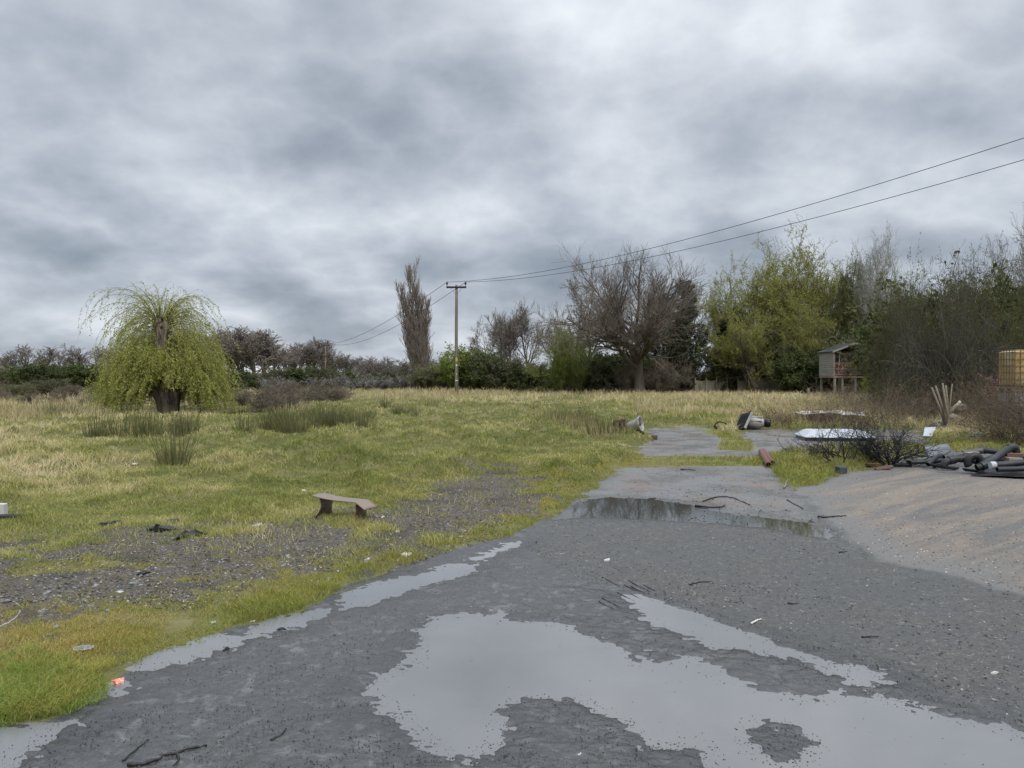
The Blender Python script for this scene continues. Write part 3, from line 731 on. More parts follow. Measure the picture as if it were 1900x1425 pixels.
# far tree line behind the pond and willow
fpro = {}
for i_, (sd_, kw) in enumerate([(131, dict(n1=12, up=.8)), (132, dict(spread=.8, n1=13)), (133, dict(spread=.9, n1=12)), (134, dict(spread=.6, n1=13, up=.9))]):
    w1, c1 = bare(sd_, dense=.8, rmin=.021, r0=.26, **kw); q = plant('bare_tree', None, None, w1, c1, [BARK_D], [TWIG], None); q['h'] = height_of(q); fpro[i_] = q
FARL = []
for k in range(58):
    px = [270+(k-34)*25.0]*1 if k >= 34 else [-30, 10, 45, 80, 118, 150, 185, 215, 250, 380, 405, 428, 450, 472, 492, 512, 535, 556, 580, 602, 625, 648, 672, 693, 716, 738, 712, 765, 800, 840, 300, 340, 680, 870]; px = px[0] if k >= 34 else px[k]
    if px < 260: top = 642+5*math.sin(k*2.1); dp = 150
    elif px < 500: top = [606, 612, 608, 610][k % 4]+4*math.sin(k); dp = 115
    elif px < 600: top = 630+6*math.sin(k*1.3); dp = 185
    elif px < 660: top = 652; dp = 185
    else: top = 664+5*math.sin(k*1.9); dp = 130
    lab = ('bare tree in the low brown tree line at the far left' if px < 260 else 'bare grey tree in the far tree line behind the willow' if px < 520 else 'bare tree in the far tree line around the distant pole' if px < 640 else 'low bare tree far off behind the white blossom bushes')
    grp = lab.replace('bare tree', 'bare trees').replace('bare grey tree', 'bare grey trees')
    put_proto(fpro, k % 4, 'bare_tree', lab, 'tree', grp, px, dp+6*math.sin(k*3.3)+(9 if k >= 34 else 0), top+(5 if k >= 34 else 0), k*2.3, sx=1.6)

# ---------------------------------------------------------------- shrubs
def shrub(seed, nstem=16, H=3, W=2.2, leafm=None, leaf=None, dense=1.0, rmin=.007, tr=.2, twigs=5, a2=.8):
    r = np.random.default_rng(seed); a = r.uniform(0, 2*PI, nstem); inc = r.uniform(.05, 1.0, nstem)
    S = np.stack([.25*W*np.cos(a)*r.random(nstem), .25*W*np.sin(a)*r.random(nstem), np.zeros(nstem)], 1)
    tk = []
    for k in range(nstem):
        d = (math.cos(a[k])*inc[k]*W/H, math.sin(a[k])*inc[k]*W/H, 1.0); tk.append((S[k], d, H*r.uniform(.6, .95)*(1+.1*inc[k]), .045, .012, .10, tr, 8))
    lv = [dict(n=8, t0=.12, a=a2, asd=.25, f=(.3, .55), w=.15, tr=tr, K=5, rr=.6), dict(n=int(6*dense), t0=.1, a=.8, asd=.3, f=(.3, .6), w=.16, tr=tr*.7, K=3, rr=.7), dict(n=int(twigs), t0=.1, a=.8, asd=.3, f=(.35, .7), w=.15, tr=.1, K=2, rr=.8)]
    return treegen(tk, lv, seed, leaf=leaf, split_at=2, sides=(5, 3, 3, 3, 3, 3), rmin=rmin)
SH = {}
def mk(key, name, woodm, crm, *a, **k):
    w1, c1 = shrub(*a, **k); q = plant(name, None, None, w1, c1, [woodm], crm, None, cname='foliage', wname='stems'); q['h'] = height_of(q); SH[key] = q
mk('dark', 'evergreen_shrub', BARK_D, [TWIG_K, L_DK], 41, leaf=dict(n=5, s=.16, at=[1, 2, 3], jit=.06))
mk('hedge', 'hedge_shrub', BARK_D, [TWIG, L_OL], 42, leaf=dict(n=3, s=.12, at=[2, 3], jit=.05))
mk('hedge2', 'hedge_shrub', BARK_D, [TWIG_R, L_DK], 43, leaf=dict(n=2, s=.13, at=[2, 3], jit=.05), tr=.1)
mk('blossom', 'blackthorn_bush', BARK_D, [TWIG_K, L_BL], 44, leaf=dict(n=3, s=.085, at=[2, 3], jit=.05, keep=-.1, cl=.6))
mk('twiggy', 'bramble_bush', BARK_D, [TWIG_P, L_OL], 45, leaf=dict(n=1, s=.10, at=[3]), tr=-.1, dense=1.3, a2=1.0, W=2.8)
mk('green', 'leafy_shrub', BARK_D, [TWIG_Y, L_BR], 46, leaf=dict(n=5, s=.15, at=[2, 3], jit=.07))
usedS = set()
def put_sh(key, name, label, cat, group, px, depth, top, rz, sx=1.0):
    o = SH[key] if key not in usedS else copy_tree(SH[key]); usedS.add(key); o.name = name; tag(o, label, cat, group); return place(o, px, depth, top, rz, sx=sx)
# hedgerow far left
k = 0
for px, dp, tp, key in [(-40, 82, 668, 'hedge2'), (10, 78, 672, 'hedge'), (62, 74, 668, 'dark'), (105, 78, 674, 'hedge2'), (150, 74, 670, 'dark'), (195, 78, 676, 'hedge'), (235, 80, 680, 'hedge2'), (280, 84, 682, 'dark'), (350, 84, 684, 'hedge'), (398, 80, 684, 'hedge2'), (440, 84, 682, 'dark'), (478, 86, 684, 'hedge'), (520, 86, 680, 'hedge2'), (560, 86, 676, 'dark'), (600, 88, 678, 'hedge2'), (632, 90, 682, 'dark'), (668, 92, 690, 'hedge'), (705, 94, 688, 'dark'), (738, 94, 684, 'hedge2')]:
    lf = px < 260
    put_sh(key, 'hedge_shrub', ('olive and dark green shrub in the hedgerow left of the willow' if lf else 'dark green shrub in the hedgerow between the willow and the poplar'), 'shrub',
           'hedgerow shrubs left of the willow' if lf else 'hedgerow shrubs right of the willow', px, dp, tp, k*1.3, sx=1.5); k += 1
# nearer low brambly band (left + around the pond)
for px, dp, tp, key in [(-20, 52, 704, 'twiggy'), (40, 50, 706, 'hedge'), (95, 52, 700, 'hedge2'), (140, 48, 708, 'twiggy'), (190, 50, 706, 'hedge'), (240, 50, 708, 'twiggy'), (385, 50, 706, 'twiggy'), (420, 52, 702, 'hedge2'), (0, 43, 722, 'twiggy'), (60, 41, 726, 'twiggy'), (115, 42, 722, 'twiggy'), (165, 41, 728, 'twiggy'), (400, 43, 728, 'twiggy'), (350, 44, 720, 'hedge2')]:
    put_sh(key, 'bramble_bush', 'brown leafless bramble bush in the rough ground behind the pond', 'bush', 'brambles behind the pond', px, dp, tp, k*1.1, sx=1.7); k += 1
for px, dp, tp in [(455, 40, 718), (485, 38, 712), (515, 39, 706), (545, 41, 702), (575, 43, 704), (605, 45, 708), (635, 48, 712), (530, 36, 722)]:
    put_sh('twiggy', 'bramble_bush', 'low dark bramble mound on the bank right of the pond', 'bush', 'bramble mounds right of the pond', px, dp, tp, k*1.9, sx=1.5); k += 1
for px, dp, tp in [(500, 78, 694), (535, 80, 698), (590, 80, 695), (628, 80, 692), (655, 78, 698), (682, 78, 697), (712, 76, 693), (742, 76, 692), (768, 76, 694)]:
    put_sh('blossom', 'blackthorn_bush', 'blackthorn bush dusted with white blossom between the bramble mound and the poplar', 'bush', 'white blossoming blackthorns', px, dp, tp, k*1.4, sx=1.25); k += 1
put_sh('hedge', 'hedge_shrub', 'rounded grey green shrub at the foot of the poplar', 'shrub', None, 790, 74, 672, .3, sx=1.5)
put_sh('hedge2', 'hedge_shrub', 'darker rounded shrub just left of the electricity pole', 'shrub', None, 828, 73, 676, 2.3, sx=1.2)
# dark hedge right of the pole
for px, dp, tp, key in [(872, 70, 640, 'green'), (900, 69, 645, 'dark'), (930, 68, 655, 'hedge2'), (958, 68, 672, 'dark'), (985, 68, 668, 'hedge2'), (1085, 66, 660, 'hedge2'), (1120, 66, 645, 'dark'), (1150, 66, 655, 'hedge2'), (1175, 66, 640, 'dark'), (1010, 68, 675, 'dark'), (1048, 68, 670, 'dark'), (1225, 66, 668, 'dark'), (1262, 66, 676, 'dark'), (1290, 70, 690, 'hedge2')]:
    put_sh(key, 'hedge_shrub', 'dark shrub in the tall unkempt hedge between the electricity pole and the conifers', 'shrub', 'dark hedge right of the pole', px, dp, tp, k*1.7, sx=1.15); k += 1
for px, dp, tp in [(1160, 59, 668), (1222, 59, 655), (1190, 60, 690)]:
    put_sh('twiggy', 'twiggy_bush', 'twiggy brown bush growing around the foot of the large oak', 'bush', 'twiggy bushes at the oak', px, dp, tp, px*.3, sx=1.0)
# the leafy green bush in front
w1, c1 = shrub(61, nstem=24, H=5.4, W=4.2, leaf=dict(n=4, s=.12, at=[2, 3], jit=.07), dense=1.25, tr=.25)
gb = plant('hawthorn_bush', 'big rounded fresh green bush standing in front of the bare trees', 'bush', w1, c1, [BARK_D], [TWIG_Y, L_BR], None, 'foliage', 'stems'); gb['h'] = height_of(gb); place(gb, 1043, 62, 598, .5, wpx=118)

# ---------------------------------------------------------------- conifers
def conifer(seed, H=10, W=2.6):
    tk = [((0, 0, 0), (.01, 0, 1), H, .2, .02, .01, .02, 12)]
    return treegen(tk, [dict(n=130, t0=.06, t1=.99, a=1.35, asd=.12, len=(W*.8, W*1.15), tl=.86, w=.05, tr=.1, K=6, rr=.3),
                        dict(n=13, t0=.12, a=.9, asd=.15, f=(.22, .42), tl=.4, w=.06, tr=-.25, K=3, rr=.6, flat=.6), dict(n=3, t0=.2, a=.7, f=(.3, .5), K=2, tr=-.2)], seed,
                   leaf=dict(n=6, s=.15, at=[1, 2], jit=.04, e=2.6, d=.3), split_at=1, sides=(7, 3, 3, 3, 3), rmin=.006)
w1, c1 = conifer(71); cf = plant('conifer', 'dark conifer with drooping layered boughs right of the large oak', 'tree', w1, c1, [BARK_D], [TWIG_K, L_CON], 'dark conifers'); cf['h'] = height_of(cf)
cf2 = copy_tree(cf); tag(cf2, 'slightly shorter dark conifer half hidden behind the crown of the oak', 'tree', 'dark conifers'); cf3 = copy_tree(cf); tag(cf3, 'narrow dark conifer at the left edge of the yellow green willows', 'tree', 'dark conifers')
place(cf, 1272, 64, 520, .4, wpx=92); place(cf2, 1232, 67, 545, 2.4, wpx=85); place(cf3, 1345, 63, 590, 1.1, wpx=55)

# ---------------------------------------------------------------- yellow-green willows on the right
def leafy(seed, H=12, spread=1.0, n1=12, r0=.3, leafn=6, ls=.125, keep=-.15, fork=.18, nst=3, cl=1.3, up=.55, lm=(2, 3)):
    r = np.random.default_rng(seed)
    tk = [((r.normal(0, .3), r.normal(0, .3), 0), (r.normal(0, .36)*spread, r.normal(0, .25), 1), H*r.uniform(.5, .62), r0*r.uniform(.7, 1), r0*.25, .06, .15, 9) for _ in range(nst)]
    lv = [dict(n=n1, t0=fork, t1=1, a=.80*spread, asd=.25, f=(.55, .85), tl=.15, w=.12, tr=up, K=8, rr=.55),
          dict(n=7, t0=.2, a=.7, asd=.2, f=(.35, .6), tl=.2, w=.14, tr=.3, K=6, rr=.6),
          dict(n=6, t0=.15, a=.65, asd=.2, f=(.35, .65), w=.15, tr=.1, K=4, rr=.6),
          dict(n=3, t0=.15, a=.6, asd=.2, f=(.4, .7), w=.15, tr=-.1, K=3, rr=.6)]
    return treegen(tk, lv, seed, leaf=dict(n=leafn, s=ls, at=list(lm), jit=.06, keep=keep, cl=cl, e=2.2, d=.2), rmin=.008)
WIL = []
w1, c1 = leafy(81, spread=1.1, up=.4, fork=.25, leafn=9, cl=.9); a_ = plant('crack_willow', 'tallest yellow green willow with a broad airy crown left of the raised cabin', 'tree', w1, c1, [BARK], [TWIG_Y, L_YG], 'yellow green willows'); a_['h'] = height_of(a_)
w1, c1 = leafy(82, spread=1.15, up=.35, n1=14, keep=-.15, leafn=8); b_ = plant('crack_willow', 'yellow green willow whose low boughs lean over the broken fence', 'tree', w1, c1, [BARK_D], [TWIG_Y, L_YG], 'yellow green willows'); b_['h'] = height_of(b_)
place(a_, 1440, 66, 428, .3, wpx=235); place(b_, 1358, 66, 474, 2.0, wpx=150)
c_ = copy_tree(a_); tag(c_, 'yellow green willow right behind the top of the leaning willows, forked crown', 'tree', 'yellow green willows'); place(c_, 1512, 68, 422, 2.6, wpx=185)
d_ = copy_tree(b_); tag(d_, 'lower dense green willow filling the gap left of the raised cabin', 'tree', 'yellow green willows'); place(d_, 1400, 62, 560, 4.1, wpx=170)
e_ = copy_tree(b_); tag(e_, 'low dense willow directly left of the raised cabin wall', 'tree', 'yellow green willows'); place(e_, 1480, 60, 540, 5.3, wpx=130)
# ivy-clad dark tree and pale tree behind the cabin
w1, c1 = leafy(84, H=10, spread=.9, n1=16, keep=-.9, leafn=7, ls=.17, fork=.05, nst=4); iv = plant('ivy_clad_tree', 'dense olive green ivy covered tree above the raised cabin', 'tree', w1, c1, [BARK_D], [TWIG_K, L_OL]); iv['h'] = height_of(iv); place(iv, 1585, 63, 484, .9, wpx=120)
w1, c1 = leafy(85, H=13, spread=.85, n1=13, keep=.1, leafn=2, ls=.10, nst=3, r0=.26, fork=.3); pt = plant('pale_barked_tree', 'tall tree with pale forked stems and sparse buds rising behind the cabin', 'tree', w1, c1, [BARK_P], [BARK_P, L_GY]); pt['h'] = height_of(pt); place(pt, 1600, 57, 416, 2.2, wpx=125)
for px, dp, tp, key, lb in [(1330, 65, 690, 'hedge2', 'dark twiggy shrub behind the broken fence below the leftmost willow'), (1385, 65, 668, 'hedge', 'olive shrub growing out behind the middle of the broken fence'), (1440, 65, 650, 'hedge', 'olive shrub under the willows left of the raised cabin'),
                            (1490, 57, 640, 'dark', 'dark shrub pressed against the left wall of the raised cabin'), (1600, 58, 610, 'dark', 'dark green shrub rising behind the cabin roof'), (1545, 60, 600, 'dark', 'dark shrub behind the left end of the cabin roof'), (1650, 52, 600, 'hedge', 'olive shrub right of the raised cabin'), (1648, 46, 682, 'green', 'bright green bramble bush covering the right corner of the cabin porch'),
                            (1622, 45, 702, 'green', 'low bright green bush below the cabin railing'), (1415, 66, 600, 'dark', 'tall dark shrub between the willow trunks'), (1510, 66, 560, 'hedge', 'large olive shrub behind the willows'), (1340, 68, 640, 'hedge2', 'dull shrub in the gap between the conifers and willows')]:
    put_sh(key, 'shrub', lb, 'shrub', None, px, dp, tp, px*.37, sx=1.05)

# ---------------------------------------------------------------- big tangled thicket on the right
def thicket(seed, H, W, nst, leaf, woodm, crm, lab, name='thorn_thicket', tr=-1.5):
    r = np.random.default_rng(seed); tk = []
    for k in range(nst):
        a = r.uniform(0, 2*PI); q = W*.55*math.sqrt(r.random()); tk.append(((q*math.cos(a), q*math.sin(a), 0), (.5*math.cos(a)*r.random(), .5*math.sin(a)*r.random(), 1), H*r.uniform(.7, 1.12), .035, .008, .10, tr, 10))
    lv = [dict(n=9, t0=.15, a=.7, asd=.3, f=(.3, .6), w=.16, tr=-.5, K=6, rr=.6), dict(n=7, t0=.1, a=.8, asd=.3, f=(.3, .6), w=.17, tr=-.3, K=4, rr=.7), dict(n=4, t0=.1, a=.8, asd=.3, f=(.35, .7), w=.16, tr=0, K=2, rr=.8)]
    w1, c1 = treegen(tk, lv, seed, leaf=leaf, split_at=2, sides=(5, 3, 3, 3, 3), rmin=.0045)
    q = plant(name, lab, 'thicket', w1, c1, [woodm], crm, None, 'foliage', 'stems'); q['h'] = height_of(q); return q
t1 = thicket(91, 5.2, 3.0, 46, dict(n=3, s=.075, at=[2, 3], jit=.05, keep=-.1), BARK_S, [TWIG_T, L_DK], 'tangled blackish leafless thicket at the right, in front of the other bushes'); place(t1, 1755, 26, 488, .2, wpx=230)
t2 = thicket(92, 5.0, 2.6, 34, dict(n=9, s=.10, at=[2, 3], jit=.05, keep=-.8), BARK_D, [TWIG_T, L_OL], 'olive leaved side of the big thicket, nearest the raised cabin'); place(t2, 1693, 29, 500, 1.2, wpx=130)
t3 = thicket(93, 5.4, 2.8, 36, dict(n=7, s=.09, at=[2, 3], jit=.05, keep=-.6), BARK_D, [TWIG_T, L_OL], 'tall thicket of dark stems with olive tips behind the caged tank'); place(t3, 1845, 28, 462, 2.2, wpx=200)
t4 = copy_tree(t2); tag(t4, 'farther olive leaved thicket between the cabin and the blackish thicket', 'thicket'); place(t4, 1668, 38, 530, 3.0, wpx=90)
t5 = copy_tree(t3); tag(t5, 'tall thicket cut off by the right edge, far behind the caged tank', 'thicket'); place(t5, 1960, 30, 440, 4.0, wpx=230)
t6 = copy_tree(t3); tag(t6, 'dark bushy thicket at the back, between the ivy tree and the blackish thicket', 'thicket'); place(t6, 1745, 36, 478, 5.2, wpx=150)
for px, dp, tp, key, lb in [(1722, 34, 520, 'dark', 'dense evergreen bush filling the left of the big thicket'), (1775, 33, 505, 'hedge', 'dense olive bush filling the middle of the big thicket'), (1840, 32, 500, 'dark', 'dense dark bush behind the caged tanks'), (1905, 33, 490, 'hedge', 'dense olive bush cut by the right edge behind the tanks'), (1668, 58, 590, 'dark', 'dark bush between the raised cabin and the big thicket'), (1735, 30, 600, 'dark', 'low dark bush deep inside the big thicket behind the stakes')]:
    put_sh(key, 'shrub', lb, 'shrub', None, px, dp, tp, px*.51, sx=.95)
w1, c1 = leafy(95, H=11, spread=1.0, n1=12, keep=-.2, leafn=3, ls=.075, nst=3, r0=.2, fork=.2); wt = plant('budding_tree', 'tree with silvery opening buds at the upper right corner', 'tree', w1, c1, [BARK_P], [TWIG, L_GY]); wt['h'] = height_of(wt); place(wt, 1895, 34, 388, .6, wpx=180)

# ---------------------------------------------------------------- rushes
def rush(seed, n=170, H=.75, W=.30, sp=.55, droop=-.1):
    r = np.random.default_rng(seed); a = r.uniform(0, 2*PI, n); q = W*np.sqrt(r.random(n)); S = np.stack([q*np.cos(a), q*np.sin(a), np.zeros(n)], 1)
    D = np.stack([sp*np.cos(a)*q/W*r.random(n), sp*np.sin(a)*q/W*r.random(n), np.ones(n)], 1); L = H*r.uniform(.3, 1.1, n)
    Pp = grow(S, D, L, 4, .03, droop, r); pl = Plant(); pl.tubes(Pp, taper(np.full(n, .0055), .003, 4), 3, 0, r)
    return pl
RP = []
for sd_, kw in ((1, {}), (2, dict(n=120, W=.24, H=.8)), (3, dict(n=190, W=.48, H=.7, sp=.6))):
    RP.append(rush(sd_, **kw).build('rush_clump', [RUSH]))
ur = set()
RPF = [rush(11, n=90, W=.5, H=.62, sp=.6).build('rush_clump', [STRAW]), rush(12, n=80, W=.45, H=.7, sp=.6).build('rush_clump', [RUSH])]
def put_rush(kk, px, by, sc, lb, grp, rz, wd=1.0, pool=None):
    pool = pool or RP; key = (id(pool), kk); o = pool[kk] if key not in ur else pool[kk].copy()
    if key in ur: COL.objects.link(o)
    ur.add(key); o.name = 'rush_clump'; tag(o, lb, 'rushes', grp); o.location = tuple(GP(px, by, -.03)); o.rotation_euler = (0, 0, rz); o.scale = (wd, wd, sc)
for px, by, kk, sc, lb in [(178, 805, 1, .85, 'rush clump standing alone to the left of the willow trunk'), (232, 808, 2, .9, 'wide rush clump in front of the willow, left side'), (272, 812, 0, .95, 'dark green rush clump in front of the willow, left of its trunk'), (315, 808, 2, .9, 'rush clump directly in front of the willow trunk'), (345, 810, 0, .9, 'rush clump just right of the willow trunk'),
        (325, 850, 1, .85, 'nearest rush clump, out on the grass below the willow'), (456, 805, 1, .75, 'small dark rush clump alone on the grass right of the pond'), (120, 778, 2, .9, 'rush clump at the left bank of the pond'), (95, 775, 2, .9, 'rush clump by the far left pond bank')]:
    put_rush(kk, px, by, sc, lb, 'rush clumps around the willow', px*1.0)
for k in range(22):
    put_rush(k % 3, 498+k*8.3+4*math.sin(k*2.7), 798+6*math.sin(k*2.4)-(k % 3)*5, .70+.22*math.sin(k*2.1), 'olive green rush clump in the long patch of rushes in the middle of the field', 'long rush patch in mid field', k*1.0, .95)
for k, (px, by) in enumerate([(686, 782), (735, 770), (748, 768), (772, 772), (1082, 775), (990, 762), (715, 760), (655, 796), (800, 758)]):
    put_rush(k % 3, px, by, .62, 'small scattered rush clump in the field beyond the long rush patch', 'scattered far rush clumps', k*1.3, .7)
for k in range(16):
    put_rush(k % 2, 1010+k*8.6+4*math.sin(k*3), 778+k*2.0+7*math.sin(k*1.9), .72, 'faded tawny rush clump left of the scrapped engine beside the road end', 'rushes left of the road end', k*2.0, 1.0, RPF)

# ---------------------------------------------------------------- grass (stuff)
def blades(n, region, hfun, wfun, tint, name, label_kind, mat, ymin=2.2, ymax=80, amin=-38, amax=38, seed=1, lean=.5, power=1.0, K=2):
    r = np.random.default_rng(seed)
    # even in 1/distance, so near ground is as well covered as far ground
    inv = r.uniform(1/ymax**power, 1/ymin**power, n); y = (1/inv)**(1/power)
    x = y*np.tan(np.radians(r.uniform(amin, amax, n)))
    f = fields(x, y); keep = region(x, y, f, r); x, y = x[keep], y[keep]; f = {k: v[keep] for k, v in f.items()}
    z = height(x, y, f, fine=False); N = len(x)
    h = hfun(x, y, f, r); wd = wfun(x, y, h); tn = tint(x, y, f, r)
    a = r.uniform(0, 2*PI, N); wdir = np.stack([np.cos(a), np.sin(a), np.zeros(N)], 1)*wd[:, None]
    b_ = r.uniform(0, 2*PI, N); ln = np.stack([np.cos(b_), np.sin(b_), np.zeros(N)], 1)*(h*lean*r.uniform(.2, 1.6, N))[:, None]
    B = np.stack([x, y, z-.01], 1); up = np.zeros((N, 3)); up[:, 2] = h
    V = np.stack([B-wdir, B+wdir, B+ln*.35+up*.6+wdir*.7, B+ln*.35+up*.6-wdir*.7, B+ln+up*.95], 1).reshape(-1, 3)
    ix = np.arange(N)*5; q = np.stack([ix, ix+1, ix+2, ix+3], 1); tr = np.stack([ix+3, ix+2, ix+4], 1)
    o = mesh_np(name, V, [q, tr], mat, attrs={'rnd': np.repeat(tn, 5)})
    return tag(o, kind='stuff')
# colour ramp: moss-ochre .. green .. straw
def grassmat(name, stops, trans=.3):
    m, t, out = newmat(name); c = t.ramp(t.attr('rnd'), stops)
    d = t.node('ShaderNodeBsdfDiffuse'); t.put(d.inputs[0], c); tr = t.node('ShaderNodeBsdfTranslucent'); t.put(tr.inputs[0], c)
    mx = t.node('ShaderNodeMixShader'); mx.inputs[0].default_value = trans; t.l.new(d.outputs[0], mx.inputs[1]); t.l.new(tr.outputs[0], mx.inputs[2]); t.l.new(mx.outputs[0], out.inputs[0]); return m
GR = grassmat('meadow_grass', [(0, (.16, .18, .045)), (.28, (.27, .285, .085)), (.5, (.38, .365, .13)), (.72, (.52, .45, .22)), (1, (.68, .57, .36))])
MO = grassmat('moss_and_turf', [(0, (.20, .22, .05)), (.4, (.31, .29, .075)), (.7, (.38, .30, .105)), (1, (.42, .32, .15))], .2)
LU = grassmat('lush_grass', [(0, (.13, .18, .035)), (.5, (.24, .31, .065)), (.85, (.36, .41, .12)), (1, (.48, .43, .22))], .4)
def drygrass_field(x, y):
    d = fbm(x, y, 3.0, 3, 71)*.7+fbm(x, y, .8, 3, 72)*.75
    # straw coloured banks: far rim of the field, left side, behind the road end
    d += .55*sstep(34, 52, y)+.6*sstep(1.5, 6, -x-.30*y)*sstep(8, 14, y)
    d += .5*sstep(14, 20, y)*sstep(4.5, 7, x)-.30*sstep(10, 4, np.abs(x+.02*y+2))*sstep(12, 16, y)*(1-sstep(38, 48, y))
    return d
def region_meadow(x, y, f, r):
    g = (f['hard'] < -.25)&(f['pond'] < -.55); gv = f['gravel'] > -.15+.5*fbm(x, y, .6, 3, 81)
    near = (-f['hard'] < 1.7+.6*fbm(x, y, .8, 3, 82)) & (y < 12) & (x < 3); gw = gravel_w(x, y, f)
    pr = np.where(near, .35, 1.0)*(1-.93*gw); return g & (r.random(x.shape) < pr) & ~((f['ramp'] > -.1) | (f['slab'] > -.1))
def h_meadow(x, y, f, r):
    d = drygrass_field(x, y); t_ = np.maximum(0, fbm(x, y, .62, 3, 51))
    return (.035+.05*t_+.05*np.clip(d, 0, 1))*r.uniform(.5, 1.5, x.shape)*(1+.5*sstep(12, 30, y)) + .22*sstep(.55, 1.1, d)*r.uniform(.2, 1, x.shape)*sstep(28, 44, y)*(1-sstep(-3, -1, f['pond'])) + .16*sstep(16, 24, y)*sstep(4.5, 7, x)*r.random(x.shape)
wf = lambda x, y, h: np.maximum(.0022, .00042*y)
tint_m = lambda x, y, f, r: np.clip(.42+.42*drygrass_field(x, y)+r.normal(0, .16, x.shape)+.12*(fbm(x, y, .25, 2, 75)), 0, 1)
blades(600000, region_meadow, h_meadow, wf, tint_m, 'meadow_grass', '', GR, ymin=6.5, ymax=78, seed=11, lean=.8, power=.8)
def region_moss(x, y, f, r):
    out = -f['hard']; m = (out > .02)&(out < 3.4+.8*fbm(x, y, .8, 3, 82))&(y < 16)&(x < 3)
    gv = r.random(x.shape) < .95*gravel_w(x, y, f); pat = fbm(x, y, .35, 3, 85) > -.75
    mb = (np.maximum(f['mossband'], f['mossb']) > .02)&(fbm(x, y, .4, 2, 86) > -.3); isl = (f['hard'] < -.02)&(x > 3)&(y < 20)
    return ((m & ~gv & pat) | mb | isl) & ~((f['ramp'] > .0) | (f['slab'] > -.02))
def h_moss(x, y, f, r):
    edge = sstep(.75, .1, -f['hard'])*(f['hard'] < 0)*sstep(-.1, .5, fbm(x, y, .5, 3, 87)); return (.024+.022*np.maximum(0, fbm(x, y, .4, 3, 88))+.035*edge+.05*sstep(2.5, 4, x)*sstep(9, 12, y))*r.uniform(.4, 1.5, x.shape)
def t_moss(x, y, f, r):
    edge = sstep(.6, .1, -f['hard']); return np.clip(.55+.35*fbm(x, y, .8, 3, 89)-.35*edge-.25*sstep(2.5, 4, x)+r.normal(0, .15, x.shape), 0, 1)
blades(760000, region_moss, h_moss, lambda x, y, h: np.maximum(.0016, .00035*y), t_moss, 'mossy_turf', '', MO, ymin=2.6, ymax=25, seed=12, lean=1.0)
LUSH = pix((-300,1250),(0,1230),(60,1222),(120,1235),(190,1262),(200,1285),(175,1310),(130,1330),(60,1342),(0,1348),(-300,1400))
EDGE2 = pix((380,1150),(470,1110),(560,1090),(680,1070),(700,1080),(620,1105),(560,1135),(470,1160),(420,1185),(330,1200),(240,1235),(200,1230))
def region_lush(x, y, f, r):
    a = sdf_poly(LUSH, x, y, 1)+.05*fbm(x, y, .2, 2, 90); b = sdf_poly(EDGE2, x, y, 1)+.07*fbm(x, y, .25, 2, 91)
    return (a > 0) | ((b > 0)&(r.random(x.shape) < .35))
blades(150000, region_lush, lambda x, y, f, r: (.05+.05*np.maximum(0, fbm(x, y, .3, 2, 92)))*r.uniform(.4, 1.4, x.shape)*(1-.45*(sdf_poly(LUSH, x, y, 1) < 0)), lambda x, y, h: np.full(x.shape, .0017), lambda x, y, f, r: np.clip(r.normal(.5, .22, x.shape), 0, 1), 'lush_grass', '', LU, ymin=2.8, ymax=7.5, amin=-38, amax=-8, seed=13, lean=1.1)
# tall straw at the back of the field and behind the road end
def region_tall(x, y, f, r):
    d = drygrass_field(x, y); rim = (y > 52)&(d+.4*fbm(x, y, 3, 2, 97) > .45); rt = (x > .13*y+1.0)&(y > 20)&(f['hard'] < -.6)&(d > .25); lf = (x < -.33*y)&(y > 26)&(f['pond'] < -.2)&(d > .3)
    bk = (y > 38)&(x > -.20*y)&(x < -.1*y+1)&(d > .6); pb = (f['pond'] > -1.6)&(f['pond'] < -.25)&(y > 33)
    return (rim | rt | lf | bk | pb)&(f['pond'] < -.1)&~((x > -15.5)&(x < -8.5)&(y < 33.6))&(f['hard'] < -.3)
blades(160000, region_tall, lambda x, y, f, r: r.uniform(.12, .5, x.shape)**1.0*(1+.5*fbm(x, y, 2.2, 3, 98)), lambda x, y, h: np.maximum(.003, .00040*y), lambda x, y, f, r: np.clip(r.normal(.6, .3, x.shape), 0, 1), 'dry_grass', '', STRAW, ymin=18, ymax=76, seed=14, lean=.35, power=.5)
print('plants', time.time()-T0)
